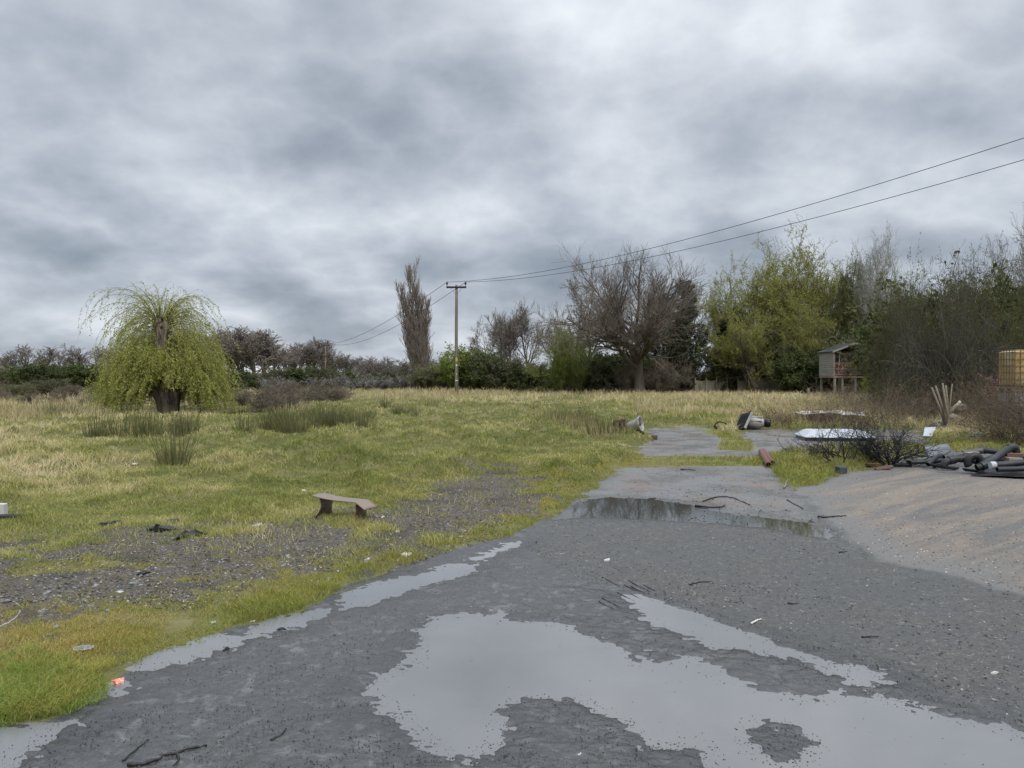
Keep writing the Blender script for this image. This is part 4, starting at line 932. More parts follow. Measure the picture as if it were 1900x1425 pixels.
# ================================================================== BUILT THINGS
WOOD_G = pmat('weathered_pole_wood', (.20, .165, .13), .85, var=.3, scale=3, stretch=(3, 3, .3), col2=(.10, .08, .065), thr=(.5, .65), bump=.4)
METAL_D = pmat('dark_galvanised', (.07, .072, .078), .5, .6, scale=9)
PORC = pmat('brown_porcelain', (.03, .022, .02), .25, scale=9, bump=0)
YEL = pmat('yellow_plate', (.55, .42, .12), .5, scale=9, col2=(.4, .18, .08)); WHT = pmat('white_plate', (.7, .7, .68), .5, scale=9)
WIRE = pmat('wire', (.045, .047, .052), .6, .5, bump=0)
def pole(px, depth, top_y, label, arms, plates=True, r0=.145, r1=.105):
    base = GD(px, depth, -.1); topz = P(px, top_y, depth)[2]; h = topz-base[2]
    o = empty('electricity_pole', base); tag(o, label, 'utility pole', None)
    m = MB(); n = 8; zs = np.linspace(0, h, n); m.tube([(0.012*math.sin(z), 0.01*math.sin(z*1.4), z) for z in zs], [r0+(r1-r0)*z/h for z in zs], 16); m.build('pole', WOOD_G, o, smooth=True)
    ins = []
    for az, hw, dz in arms:
        z = h-az; a = MB(); a.box((0, -r1-.05, z), (2*hw, .09, .10)).box((0, -r1-.005, z-.05), (2*hw, .012, .10)); a.build('crossarm', METAL_D, o, bevel=.004)
        for s in (-1, 1):
            b = MB(); b.tube([(s*.06, -r1-.05, z-.55), (s*.62*hw, -r1-.05, z-.06)], .014, 6); b.build('brace', METAL_D, o)
            i_ = MB(); x = s*(hw-.06); rings = []
            for zz, q in [(0, .02), (.12, .02), (.13, .06), (.17, .075), (.19, .05), (.21, .09), (.27, .085), (.29, .05), (.33, .055), (.36, .03), (.38, .01)]:
                t_ = np.linspace(0, 2*PI, 12, endpoint=False); rings.append(np.stack([x+q*dz*np.cos(t_), -r1-.05+q*dz*np.sin(t_), np.full(12, z+.05+zz)], 1))
            i_.loft(rings); i_.build('insulator', PORC, o, smooth=True)
            ins.append(np.array([base[0]+x, base[1]-r1-.05, base[2]+z+.05+.33]))
    if plates:
        for zz, sz, mt, nm in ((2.9, (.16, .02, .30), YEL, 'warning_plate'), (2.45, (.10, .02, .12), WHT, 'number_plate'), (1.25, (.20, .02, .07), WHT, 'number_plate'), (1.75, (.05, .02, .09), WHT, 'number_plate')):
            b = MB(); b.box((.02, -r0-.012, zz), sz); b.build(nm, mt, o, bevel=.003)
        b = MB(); b.tube([(.10, -.12, 0.1), (.10, -.12, 3.6)], .018, 6); b.build('cable_guard', METAL_D, o)
    return o, ins
pole1, ins1 = pole(847, 61, 529, 'nearer wooden electricity pole with a single crossarm, standing at the back of the field', [(.16, .79, 1.0)])
pole2, ins2 = pole(604, 172, 640, 'far electricity pole with two crossarms, seen small above the hedge right of the willow', [(.12, .95, 1.5), (2.5, 1.1, 2.2)], plates=False, r0=.16, r1=.14)
def wire(a, b, sag, label, r=.014, ra=None):
    n = 40; t_ = np.linspace(0, 1, n)[:, None]; pts = a*(1-t_)+b*t_; pts[:, 2] -= (4*sag*t_*(1-t_))[:, 0]
    m = MB(); m.tube(pts, r if ra is None else np.linspace(r, ra, n), 5); o = m.build('overhead_wire', WIRE); tag(o, label, 'wire', 'overhead power lines')
d1 = np.array([24.5, -53.0, -.1])
wire(ins1[0], ins1[0]+d1+np.array([0, 0, .0]), 1.45, 'upper overhead wire running from the nearer pole to the right edge', .016, .009)
wire(ins1[1], ins1[1]+d1+np.array([.15, 0, -.15]), 1.45, 'lower overhead wire running from the nearer pole to the right edge', .016, .009)
wire(ins1[0], ins2[0], 1.5, 'upper thin wire sloping down behind the poplar to the far pole', .018, .03)
wire(ins1[1], ins2[1], 1.9, 'lower thin wire sloping down behind the poplar to the far pole', .018, .03)

# ---------------------------------------------------------------- raised cabin
CLAD = pmat('silvered_cladding', (.25, .24, .20), .85, var=.25, scale=2, stretch=(.5, .5, 4), col2=(.16, .16, .13), thr=(.5, .7), bump=.3)
REDW = pmat('red_brown_timber', (.11, .06, .048), .8, var=.3, scale=4); RAILW = pmat('faded_rail_timber', (.20, .13, .095), .8, var=.3, scale=4, col2=(.30, .26, .2))
FELT = pmat('roof_felt', (.032, .034, .03), .95, var=.3, scale=3, col2=(.06, .062, .045)); FRAME = pmat('pale_frame', (.55, .52, .42), .6, scale=5); DARK = pmat('dark_inside', (.018, .013, .011), .9, scale=4)
PANE = pmat('window_pane', (.02, .022, .024), .08, scale=4, bump=0, spec=.6)
def cabin():
    dp = 52.0; W, D = 2.85, 2.3; zf = 1.62; zw = 3.32; zr = 3.86
    c = P(1547, 690, dp)   # front left corner of the cabin
    o = empty('raised_cabin', (c[0], c[1], 0), R(1)); tag(o, 'small raised wooden cabin on stilts with a silvered side wall and a railed porch', 'cabin')
    # local: x along the front, y into depth
    m = MB(); n = 12
    for k in range(n):
        z0 = zf+(zw-zf)*k/n; z1 = zf+(zw-zf)*(k+1)/n
        m.box((-.015, D/2, (z0+z1)/2), (.03, D, z1-z0-.004), (0, R(7), 0))
    m.build('side_wall', CLAD, o)
    m = MB()
    for k in range(n):
        z0 = zf+(zw-zf)*k/n; z1 = zf+(zw-zf)*(k+1)/n; m.box((W+.015, D/2, (z0+z1)/2), (.03, D, z1-z0-.004), (0, R(-7), 0))
    m.build('side_wall', CLAD, o)
    m = MB(); m.box((W/2, D-.03, (zf+zw)/2), (W, .04, zw-zf)); m.build('back_wall', REDW, o)
    m = MB(); yb = .75; m.box((W/2, yb, (zf+zw)/2), (W-.06, .04, zw-zf)); m.build('front_wall', REDW, o)
    g = MB(); g.add([(0.05, yb, zw), (W-.05, yb, zw), (W/2, yb, zr-.05)], f3=[[0, 1, 2]]); g.build('gable', DARK, o, solid=.03)
    for x in (.45, 1.72+.45):
        w_ = MB(); w_.box((x, yb-.025, 2.72), (.52, .012, .62)); wn = w_.build('window', PANE, o)
        for q in (-.24, .24):
            f_ = MB(); f_.box((x+q, yb-.05, 2.72), (.07, .03, .66)); f_.build('frame', FRAME, wn)
    d_ = MB(); d_.box((1.28, yb-.03, 2.42), (.62, .02, 1.5)); dr = d_.build('door', REDW, o, bevel=.004); h_ = MB(); h_.box((1.5, yb-.055, 2.35), (.04, .03, .12)); h_.build('handle', FRAME, dr)
    f_ = MB(); f_.box((W/2, D/2, zf-.07), (W+.06, D+.06, .12)); f_.build('floor', RAILW, o)
    # porch posts + railing
    for x in (.05, 1.15, W-.06):
        p_ = MB(); p_.box((x, .04, zf+.45 if x == 1.15 else (zf+zw)/2), (.08, .08, .9 if x == 1.15 else zw-zf)); p_.build('porch_post', RAILW, o, bevel=.005)
    for x0, x1 in ((.10, 1.1), (1.2, W-.1)):
        rl = MB()
        for z in (zf+.86, zf+.47, zf+.10): rl.box(((x0+x1)/2, .035, z), (x1-x0, .04, .07))
        for k in range(1, 4): rl.box((x0+(x1-x0)*k/4, .065, zf+.48), (.05, .02, .70))
        rl.box(((x0+x1)/2, .015, zf+.47), (.035, .015, .86), (0, R(35), 0)); rl.build('railing', RAILW, o)
    # roof: two slopes
    for s in (-1, 1):
        xm = W/2; e = -.14 if s < 0 else W+.14; rf = MB(); y0, y1 = -.12, D+.15
        V_ = [(e, y0, zw-.06), (xm, y0, zr), (xm, y1, zr), (e, y1, zw-.06)]; rf.add(V_, f4=[[0, 1, 2, 3]]); rr_ = rf.build('roof_slope', FELT, o, solid=.04)
        bb = MB(); a = np.array(V_[0]); b2 = np.array(V_[1]); cc_ = (a+b2)/2; L = np.linalg.norm(b2-a); ang = math.atan2(b2[2]-a[2], b2[0]-a[0]); bb.box((cc_[0], y0-.015, cc_[2]-.03), (L, .025, .11), (0, -ang, 0)); bb.build('bargeboard', CLAD, o)
    for x, y in ((.1, .08), (1.5, .08), (W-.12, .08), (.1, D-.1), (1.4, D-.1), (W-.1, D-.1), (.62, .08)):
        st = MB(); st.box((x, y, (zf-.13)/2), (.13, .13, zf-.13)); st.build('stilt', CLAD, o, bevel=.008)
cabin()

# ---------------------------------------------------------------- broken fence
FEN = pmat('old_fence_boards', (.27, .245, .19), .9, var=.3, scale=3, stretch=(3, 3, .6), col2=(.15, .14, .10), thr=(.45, .62))
fo = empty('broken_fence', GD(1290, 62)); tag(fo, 'broken grey board fence with gaps below the yellow green willows', 'fence'); fb = GD(1290, 62)
for k in range(11):
    x = k*.86; p_ = MB(); p_.box((x, 0, .62), (.09, .09, 1.25), (0, rng.normal(0, .02), 0)); p_.build('post', FEN, fo)
for k in range(10):
    if k in (3, 8): continue
    m = MB(); drop = rng.uniform(0, .25)
    for q in range(8): m.box((k*.86+.1+q*.094, .055, .55-drop/2+.03*math.sin(q+k)), (.085, .018, 1.05-drop), (0, rng.normal(0, .02), 0))
    m.box((k*.86+.43, .08, .85-drop), (.84, .03, .07)); m.build('board_panel', FEN, fo)
for px, h_ in ((1608, .9), (1622, .8), (1640, .85), (1500, .7)):
    p_ = MB(); p_.box((0, 0, h_/2), (.12, .12, h_), jit=.006); o = p_.build('fence_post', FEN, bevel=.01); o.location = tuple(GD(px, 47)); tag(o, 'short weathered post stub in the dry grass near the raised cabin', 'post', 'post stubs near the cabin')

# ---------------------------------------------------------------- caged tank (stack) at the right edge
PLA = pmat('amber_tank_plastic', (.42, .28, .09), .45, var=.3, scale=2.5, col2=(.60, .50, .28), thr=(.5, .65), bump=.1); PLW = pmat('milky_tank_plastic', (.42, .43, .46), .4, var=.15, scale=2)
CAGE = pmat('cage_steel', (.10, .10, .105), .5, .7, scale=9, col2=(.16, .08, .05)); PAL = pmat('pallet_wood', (.24, .19, .13), .9, scale=5)
def tank(loc, rz, mat, label):
    o = empty('caged_tank', loc, rz); tag(o, label, 'tank', 'caged liquid tanks')
    m = MB(); m.box((0, 0, .64), (1.14, .95, .98)); m.build('bottle', mat, o, smooth=False, bevel=.07)
    m = MB(); m.tube([(0, 0, 1.12), (0, 0, 1.18)], .11, 16); m.build('lid', DARK, o)
    c = MB()
    for z in (.18, .36, .54, .72, .90, 1.08, 1.15):
        pts = [(-.6, -.5, z), (.6, -.5, z), (.6, .5, z), (-.6, .5, z), (-.6, -.5, z)]
        for a, b_ in zip(pts[:-1], pts[1:]): c.tube([a, b_], .010, 6)
    for k in range(9):
        x = -.6+k*.15
        for y in (-.5, .5): c.tube([(x, y, .14), (x, y, 1.15)], .009, 6)
    for k in range(1, 7):
        y = -.5+k*.143
        for x in (-.6, .6): c.tube([(x, y, .14), (x, y, 1.15)], .009, 6)
    c.build('cage', CAGE, o)
    b_ = MB()
    for y in (-.4, 0, .4): b_.box((0, y, .05), (1.2, .12, .09))
    for k in range(5): b_.box((-.52+k*.26, 0, .11), (.16, 1.0, .022))
    b_.build('pallet', PAL, o)
tb = GD(1908, 21.5, -.12); tank(tb, R(-8), PLW, 'lower caged tank of milky plastic, hidden by brambles at the right edge'); tank(tb+np.array([.0, .02, 1.18*1.0]), R(-6), PLA, 'upper caged tank of amber yellow plastic at the right edge')

# ---------------------------------------------------------------- dry stems: generic brush heaps
def brush(name, label, cat, loc, n, Rr_, H, mat, seed, lean=.9, sub=6, r0=.012, leafs=None, flat=1.0, tr=.1):
    r = np.random.default_rng(seed); a = r.uniform(0, 2*PI, n); el_ = r.uniform(.1, 1.45, n); S = np.stack([Rr_*.45*r.random(n)*np.cos(a), Rr_*.45*r.random(n)*np.sin(a), r.uniform(0, .12*H, n)], 1)
    D = np.stack([np.cos(a)*np.cos(el_)*lean, np.sin(a)*np.cos(el_)*lean, np.sin(el_)*flat], 1); L = np.where(el_ > .8, H, Rr_)*r.uniform(.5, 1.1, n)
    Pp = grow(S, D, L, 8, .16, tr, r); Pp[..., 2] = np.maximum(Pp[..., 2], .01); Q_ = taper(np.full(n, r0)*r.uniform(.6, 1.3, n), r0*.25, 8)
    pl = Plant(); pl.tubes(Pp, Q_, 5, 0, r)
    for lv in range(2):
        S, D, rad, tt, par = spawn(Pp, Q_, sub if lv == 0 else 4, .2, 1, .75, .3, r); L = r.uniform(.12, .38, len(S))*H*(1.2 if lv == 0 else .7)
        Pp = grow(S, D, L, 4, .18, .1, r); Pp[..., 2] = np.maximum(Pp[..., 2], .008); Q_ = np.maximum(taper(rad*.7, r0*.2, 4), r0*.16); pl.tubes(Pp, Q_, 3, 0, r)
    mats = [mat]
    if leafs: pl.leaves(along(Pp, leafs[0]), leafs[1], 1, r); mats.append(leafs[2])
    o = pl.build(name, mats); o.location = tuple(loc); tag(o, label, cat); return o
brush('burnt_branch_heap', 'black burnt branches fanning out beside the edge of the concrete ramp', 'branch heap', GP(1645, 862), 46, .85, .85, BURNT, 201, sub=7, r0=.013)
brush('burnt_branch_heap', 'sparse dark twiggy branches sprawling left of the burnt heap', 'branch heap', GP(1560, 852), 20, 1.0, .75, BURNT, 202, sub=5, r0=.010)
brush('branch_heap', 'low flat tangle of dark twigs on the grass beside the rusty pipes', 'branch heap', GP(1500, 848), 22, .75, .32, TWIG_K, 203, sub=6, r0=.009, flat=.5)
for k, (px, py, Rb, H, n, lb) in enumerate([(1560, 800, 1.2, 1.0, 30, 'dry bramble stems behind the white vehicle roof'), (1640, 792, 1.6, 1.3, 60, 'reddish brown brambles left of the bundle of stakes'), (1690, 788, 1.3, 1.3, 55, 'brown brambles directly behind the burnt heap'),
        (1800, 785, 1.3, 1.1, 60, 'reddish dry brambles among the rubble right of the stakes'), (1872, 822, 1.0, 1.7, 95, 'purple brown brambles in front of the caged tanks'), (1912, 826, .9, 1.6, 80, 'dark brambles at the right edge before the tanks'), (1560, 748, 2.2, .85, 80, 'rough dry brambles on the bank below the raised cabin'), (1840, 770, 1.0, 1.6, 60, 'tall brambles around the ivy wrapped post'), (1455, 792, 1.4, .5, 60, 'low rusty brown bramble patch behind the scrapped gearbox'), (1520, 786, 1.4, .55, 60, 'low rusty brown bramble patch in front of the white sheeting')]):
    brush('dry_brambles', lb, 'brambles', GP(px, py), n, Rb, H, TWIG_P, 210+k, sub=7, r0=.006, leafs=(1, .035, L_RED))

# ---------------------------------------------------------------- ivy post, stakes, rubble
IVY = leafmat('dead_ivy', [(.13, .075, .065), (.22, .14, .12), (.34, .27, .23)], .1, 1)
ip = GP(1838, 792); o = empty('ivy_wrapped_post', ip); tag(o, 'broken post wrapped in reddish dead ivy left of the caged tank', 'post')
m = MB(); m.tube([(0, 0, 0), (.02, 0, .8), (-.05, 0, 1.5)], [.10, .09, .09], 10); m.build('post', BARK_D, o)
pl = Plant(); a = rng.uniform(0, 2*PI, 900); z = rng.uniform(0, 1.6, 900); q = rng.uniform(.10, .20, 900)*(1+.8*(z > 1.42)); pl.leaves(np.stack([q*np.cos(a)-.03*z, q*np.sin(a), z], 1), .06, 0); pl.build('ivy', [IVY], o)
STK = pmat('grey_stakes', (.21, .175, .13), .9, var=.3, scale=5, stretch=(2, 2, .4)); sb = GP(1757, 793); dS = sb[1]
for k, (bx, tx, ty, lb) in enumerate([(1758, 1729, 719, 'leftmost stake, leaning left, of the bundle in front of the dark thicket'), (1760, 1736, 716, 'second stake of the leaning bundle, close beside the leftmost one'), (1758, 1749, 711, 'tallest stake near the middle of the leaning bundle'), (1761, 1755, 715, 'shorter upright stake in the middle of the bundle'), (1763, 1767, 712, 'thin straight stake at the right of the bundle')]):
    a = np.array([(bx-CX)/F*dS, dS+rng.uniform(-.2, .1), sb[2]]); b_ = P(tx, ty, dS+.1); m = MB(); m.tube([a, (a+b_)/2+rng.normal(0, .012, 3), b_], [.033, .030, .025] if k != 4 else [.02, .018, .015], 7); tag(m.build('wooden_stake', STK, smooth=True), lb, 'stake', 'bundle of leaning stakes')
tag(MB().tube([GP(1738, 795), P(1775, 752, dS), P(1782, 745, dS)], [.035, .05, .045], 7).build('broken_plank', pmat('pale_split_wood', (.50, .44, .33), .8, scale=6), smooth=True), 'pale split branch sloping up from the grass to the rubble', 'branch')
CONC = pmat('rubble_concrete', (.27, .245, .20), .95, var=.3, scale=5, col2=(.15, .12, .10)); BRICK = pmat('dirty_brick', (.20, .10, .07), .9, var=.3, scale=5, col2=(.12, .10, .085))
for k, (px, py, s, mt, lb) in enumerate([(1778, 757, (.5, .3, .22), CONC, 'pale broken concrete lump on top of the rubble pile'), (1770, 778, (.5, .4, .3), CONC, 'grey slab fragment propped in the middle of the rubble pile'), (1790, 788, (.6, .5, .35), BRICK, 'dark masonry lump at the foot of the rubble pile'), (1762, 790, (.35, .3, .2), CONC, 'small concrete chunk at the left foot of the rubble pile'), (1812, 782, (.5, .4, .35), CONC, 'rounded rubble lump left of the ivy wrapped post'), (1750, 797, (.5, .25, .10), BRICK, 'flat dark slab beneath the stakes')]):
    p_ = P(px, py, dS+.1); m = MB(); n = 10; rings = []
    for q in range(5):
        t_ = np.linspace(0, 2*PI, n, endpoint=False); rr2 = (.55, .95, 1, .85, .4)[q]*(1+rng.normal(0, .13, n)); rings.append(np.stack([s[0]*.5*rr2*np.cos(t_), s[1]*.5*rr2*np.sin(t_), np.full(n, s[2]*(q/4-.5))+rng.normal(0, .012, n)], 1))
    o = m.loft(rings).build('rubble_lump', mt); o.location = tuple(p_); o.rotation_euler = (rng.normal(0, .3), rng.normal(0, .3), rng.uniform(0, 3)); tag(o, lb, 'rubble', 'rubble pile by the stakes')

# ---------------------------------------------------------------- white vehicle roof shell etc.
WPNT = pmat('dirty_white_paint', (.42, .435, .46), .6, var=.08, scale=2.5, col2=(.45, .44, .42), thr=(.55, .75), bump=.05); BLK = pmat('black_trim', (.012, .012, .013), .35, scale=9, bump=0)
GLS = pmat('dark_window_glass', (.02, .022, .025), .08, scale=9, bump=0, spec=.7)
def shell():
    b0 = GP(1548, 815); o = empty('vehicle_roof_shell', b0, R(-7)); o.scale = (.86, .86, .66); tag(o, 'white vehicle roof shell with a black window strip lying on the ground', 'vehicle part')
    def rect(w, d, z, r_=.12, n=6, x0=0, y0=0):
        pts = []
        for cx_, cy_, a0 in ((w/2-r_, d/2-r_, 0), (-w/2+r_, d/2-r_, 90), (-w/2+r_, -d/2+r_, 180), (w/2-r_, -d/2+r_, 270)):
            for k in range(n): a = R(a0+90*k/(n-1)); pts.append((cx_+r_*math.cos(a)+x0, cy_+r_*math.sin(a)+y0, z))
        return pts
    s = MB(); s.loft([rect(1.97, 1.37, .115), rect(1.98, 1.38, .135), rect(1.90, 1.30, .17, y0=.02), rect(1.50, .95, .335, y0=.08), rect(1.40, .85, .35, y0=.08)], cap=True); s.build('shell', WPNT, o, smooth=False, bevel=.012)
    g = MB(); g.loft([rect(1.93, 1.33, 0.0), rect(1.92, 1.32, .115)]); g.build('window_strip', GLS, o)
    for x in (-.5, 0.0, .5):
        b_ = MB(); b_.box((x, .08, .352), (.025, .7, .012)); b_.build('roof_rib', WPNT, o, bevel=.004)
shell()
def sheet(name, label, cat, pts, z0, mat, seed, amp=.03, thick=.02, n=14):
    pts = np.array([p_ for p_ in pts]); u = np.linspace(0, 1, n); U, Vv = np.meshgrid(u, u, indexing='ij'); X = (pts[0][None, None]*(1-U[..., None])*(1-Vv[..., None])+pts[1][None, None]*U[..., None]*(1-Vv[..., None])+pts[2][None, None]*U[..., None]*Vv[..., None]+pts[3][None, None]*(1-U[..., None])*Vv[..., None])
    nz = fbm(X[..., 0].ravel(), X[..., 1].ravel(), .4, 3, seed).reshape(n, n); X[..., 2] += z0+amp*nz; X[..., 0] += amp*.5*fbm(X[..., 1].ravel(), X[..., 0].ravel(), .3, 2, seed+5).reshape(n, n)
    a = np.arange(n-1)[:, None]; c = np.arange(n-1)[None]; q = np.stack([a*n+c, (a+1)*n+c, (a+1)*n+c+1, a*n+c+1], -1).reshape(-1, 4)
    m = MB(); m.add(X.reshape(-1, 3), f4=q); return tag(m.build(name, mat, smooth=True, solid=thick), label, cat)
TARP = pmat('chalky_white_sheet', (.48, .47, .44), .7, var=.15, scale=4, col2=(.36, .32, .27), thr=(.5, .6))
gq = lambda px, py, dz=0: GP(px, py)+np.array([0, 0, dz])
sheet('white_sheeting', 'crumpled white sheeting lying across the brambles behind the vehicle roof', 'sheet', [P(1468, 768, 24), P(1585, 767, 24), P(1560, 763, 25.4), P(1490, 764, 25.4)], 0, TARP, 5, .05)
sheet('white_sheeting', 'narrow white strip at the right end of the far sheeting', 'sheet', [P(1560, 769, 23.4), P(1606, 771, 23.4), P(1602, 766, 24), P(1572, 766, 24)], 0, TARP, 6, .04)
sheet('white_offcut', 'small bent white panel in the grass right of the burnt heap', 'panel', [gq(1712, 812, .03), gq(1729, 811, .05), gq(1737, 801, .12), gq(1716, 800, .13)], 0, WPNT, 8, .02)
sheet('car_bonnet', 'dark blue car bonnet with a pale edge lying by the foot of the stakes', 'vehicle part', [gq(1720, 800, .03), gq(1752, 802, .03), gq(1770, 790, .12), gq(1732, 792, .12)], .05, pmat('navy_paint', (.025, .03, .045), .3, scale=5), 9, .03)
sheet('pale_trim_strip', 'curved pale strip resting along the dark bonnet', 'strip', [gq(1730, 795, .16), gq(1758, 792, .2), gq(1762, 789, .22), gq(1735, 791, .2)], .02, WPNT, 10, .01)
sheet('blue_sheet', 'faded blue grey sheet in the grass before the brambles at the right', 'sheet', [gq(1795, 812, .02), gq(1822, 810, .03), gq(1830, 801, .06), gq(1806, 804, .06)], .02, pmat('blue_plastic', (.07, .13, .17), .5, scale=5), 11, .03)
sheet('grey_board', 'grey board propped up behind the black pipes', 'board', [P(1722, 848, 14.6), P(1775, 842, 14.2), P(1757, 823, 15.0), P(1715, 828, 15.0)], 0, pmat('grey_plastic_board', (.13, .14, .155), .4, scale=5, col2=(.05, .05, .055)), 12, .02)

# ---------------------------------------------------------------- scrapped engine with bell housing (left of the road end)
ALU = pmat('cast_aluminium', (.30, .29, .265), .55, .3, var=.2, scale=7, col2=(.16, .13, .11), thr=(.55, .7)); RUST = pmat('rusty_iron', (.13, .075, .05), .9, .1, var=.4, scale=8, col2=(.05, .04, .035))
OILY = pmat('oily_black', (.014, .013, .013), .35, .2, var=.3, scale=9)
def lathe(prof, n=24, axis='x'):
    t_ = np.linspace(0, 2*PI, n, endpoint=False); out_ = []
    for x, q in prof: out_.append(np.stack([np.full(n, x), q*np.cos(t_), q*np.sin(t_)], 1))
    return out_
def engine():
    b0 = GP(1186, 807); o = empty('scrapped_engine', b0, R(-28)); tag(o, 'scrapped engine with a pale open bell housing beside the left edge of the road end', 'engine')
    tl = R(-14)
    def xf(rings, off): return [(np.asarray(q) @ rotm((0, tl, 0)).T)+np.array(off) for q in rings]
    m = MB(); m.loft(xf(lathe([(-.42, .09), (-.30, .12), (-.12, .15), (0, .19), (.04, .215), (.06, .215), (.06, .185), (.0, .165), (-.12, .12), (-.2, .08)], 28), (0, 0, .27)), cap=True); m.build('bell_housing', ALU, o, smooth=True)
    m = MB(); m.loft(xf(lathe([(-.10, .10), (-.04, .10), (-.03, .05), (.03, .045), (.03, .01)], 18), (0, 0, .27))); m.build('shaft', OILY, o, smooth=True)
    for k in range(8):
        a = k*PI/4; p_ = np.array([.05, .205*math.cos(a), .205*math.sin(a)]) @ rotm((0, tl, 0)).T+np.array([0, 0, .27]); bl = MB(); bl.tube([p_-[.02, 0, 0], p_+[.02, 0, 0]], .02, 8); bl.build('flange_lug', ALU, o)
    m = MB(); m.box((-.55, .02, .20), (.42, .30, .26), (.1, -.1, 0), jit=.02); m.build('engine_block', RUST, o, bevel=.03)
    m = MB(); m.box((-.50, -.12, .33), (.30, .12, .12), (.2, -.1, .1), jit=.012); m.build('cylinder_head', RUST, o, bevel=.02)
    for k in range(3):
        m = MB(); m.tube([(-.7+.14*k, -.13, .30), (-.68+.14*k, -.26, .27), (-.6+.14*k, -.3, .12)], .028, 8); m.build('manifold_pipe', RUST, o, smooth=True)
    m = MB(); m.box((.03, -.05, .045), (.22, .16, .09), (0, 0, .3), jit=.01); m.build('mounting_bracket', OILY, o, bevel=.01)
    m = MB(); m.tube([(-.8, -.15, .05), (-1.0, -.1, .09), (-1.15, 0, .06)], .03, 8); m.build('hose', BLK, o, smooth=True)
engine()
tag(MB().box((0, 0, .05), (.12, .2, .1), jit=.01).build('metal_block', RUST, bevel=.01), 'small rusty block on the tarmac right of the scrapped engine', 'block').location = tuple(GP(1214, 815))
def gearbox():
    b0 = GP(1405, 797); o = empty('scrapped_gearbox', b0, R(-20)); tag(o, 'pale aluminium gearbox casting lying right of the leaning radiator', 'gearbox')
    m = MB(); m.loft([np.asarray(q)+np.array([0, 0, .20]) for q in lathe([(-.32, .05), (-.30, .17), (-.2, .19), (-.05, .20), (.08, .17), (.16, .13), (.20, .12)], 18)]); m.build('casing', ALU, o, smooth=True)
    for k in range(5): r3 = MB(); a = k*.7-1.2; r3.box((-.06, .185*math.sin(a), .20+.185*math.cos(a)), (.42, .02, .05), (-a, 0, 0)); r3.build('casing_rib', ALU, o, bevel=.005)
    m = MB(); m.loft([np.asarray(q)+np.array([.2, 0, .20]) for q in lathe([(0, .12), (.12, .125), (.18, .11), (.18, .05), (.1, .04)], 18)]); m.build('end_drum', OILY, o, smooth=True)
    m = MB(); m.box((-.2, -.12, .04), (.3, .2, .08), jit=.01); m.build('sump', OILY, o, bevel=.01)
gearbox()
def radiator():
    b0 = GP(1372, 797); o = empty('car_radiator', b0, R(25)); o.rotation_euler = (R(-14), R(34), R(12)); tag(o, 'dark car radiator with pale side frame leaning against the gearbox', 'radiator')
    m = MB(); m.box((0, 0, .29), (.045, .48, .52))
    for k in range(22): m.box((-.026, 0, .05+k*.022), (.006, .46, .006))
    m.build('core', BLK, o)
    for y in (-.26, .26): f_ = MB(); f_.box((0, y, .29), (.07, .045, .58)); f_.build('side_tank', ALU if y < 0 else BLK, o, bevel=.008)
    for z in (.01, .57): f_ = MB(); f_.box((0, 0, z), (.06, .5, .03)); f_.build('rail', BLK, o, bevel=.005)
    f_ = MB(); f_.tube([(-.02, -.2, .58), (-.02, -.2, .63)], .03, 8); f_.build('filler_neck', BLK, o)
radiator()
hc = GP(1338, 795); tag(MB().tube([hc+[-.2, 0, .04], hc+[-.17, 0, .14], hc+[-.05, .03, .20], hc+[.08, .02, .18], hc+[.16, 0, .12]], .022, 8).build('rubber_hose', BLK, smooth=True), 'black curved hose arching over the moss left of the radiator', 'hose')
tag(MB().tube([GP(1336, 796, .03), GP(1371, 796, .03)], .025, 8).build('metal_tube', ALU, smooth=True), 'pale metal tube lying left of the foot of the radiator', 'tube')
tag(MB().box((0, 0, .04), (.16, .12, .08), jit=.01).build('rubber_block', BLK, bevel=.02), 'black lump at the left end of the pale metal tube', 'block').location = tuple(GP(1331, 795))
for k, (a, b_, lb) in enumerate([((1412, 842), (1426, 868), 'left one of the two rusty pipes lying at the edge of the road'), ((1417, 841), (1433, 865), 'right one of the two rusty pipes lying at the edge of the road')]):
    A_, B_ = GP(*a, .05), GP(*b_, .05); m = MB(); t_ = np.linspace(0, 2*PI, 16, endpoint=False); d_ = nrm(B_-A_); s_ = nrm(np.cross(d_, [0, 0, 1])); u_ = np.cross(s_, d_)
    rg = lambda c, q: c+q*(np.cos(t_)[:, None]*s_+np.sin(t_)[:, None]*u_)
    m.loft([rg(A_, .055), rg(B_, .055), rg(B_, .042), rg(A_, .042)], cap=False); tag(m.build('rusty_pipe', pmat('rusty_pipe', (.16, .085, .07), .8, .1, var=.3, scale=7), smooth=True), lb, 'pipe', 'rusty pipes at the road edge')

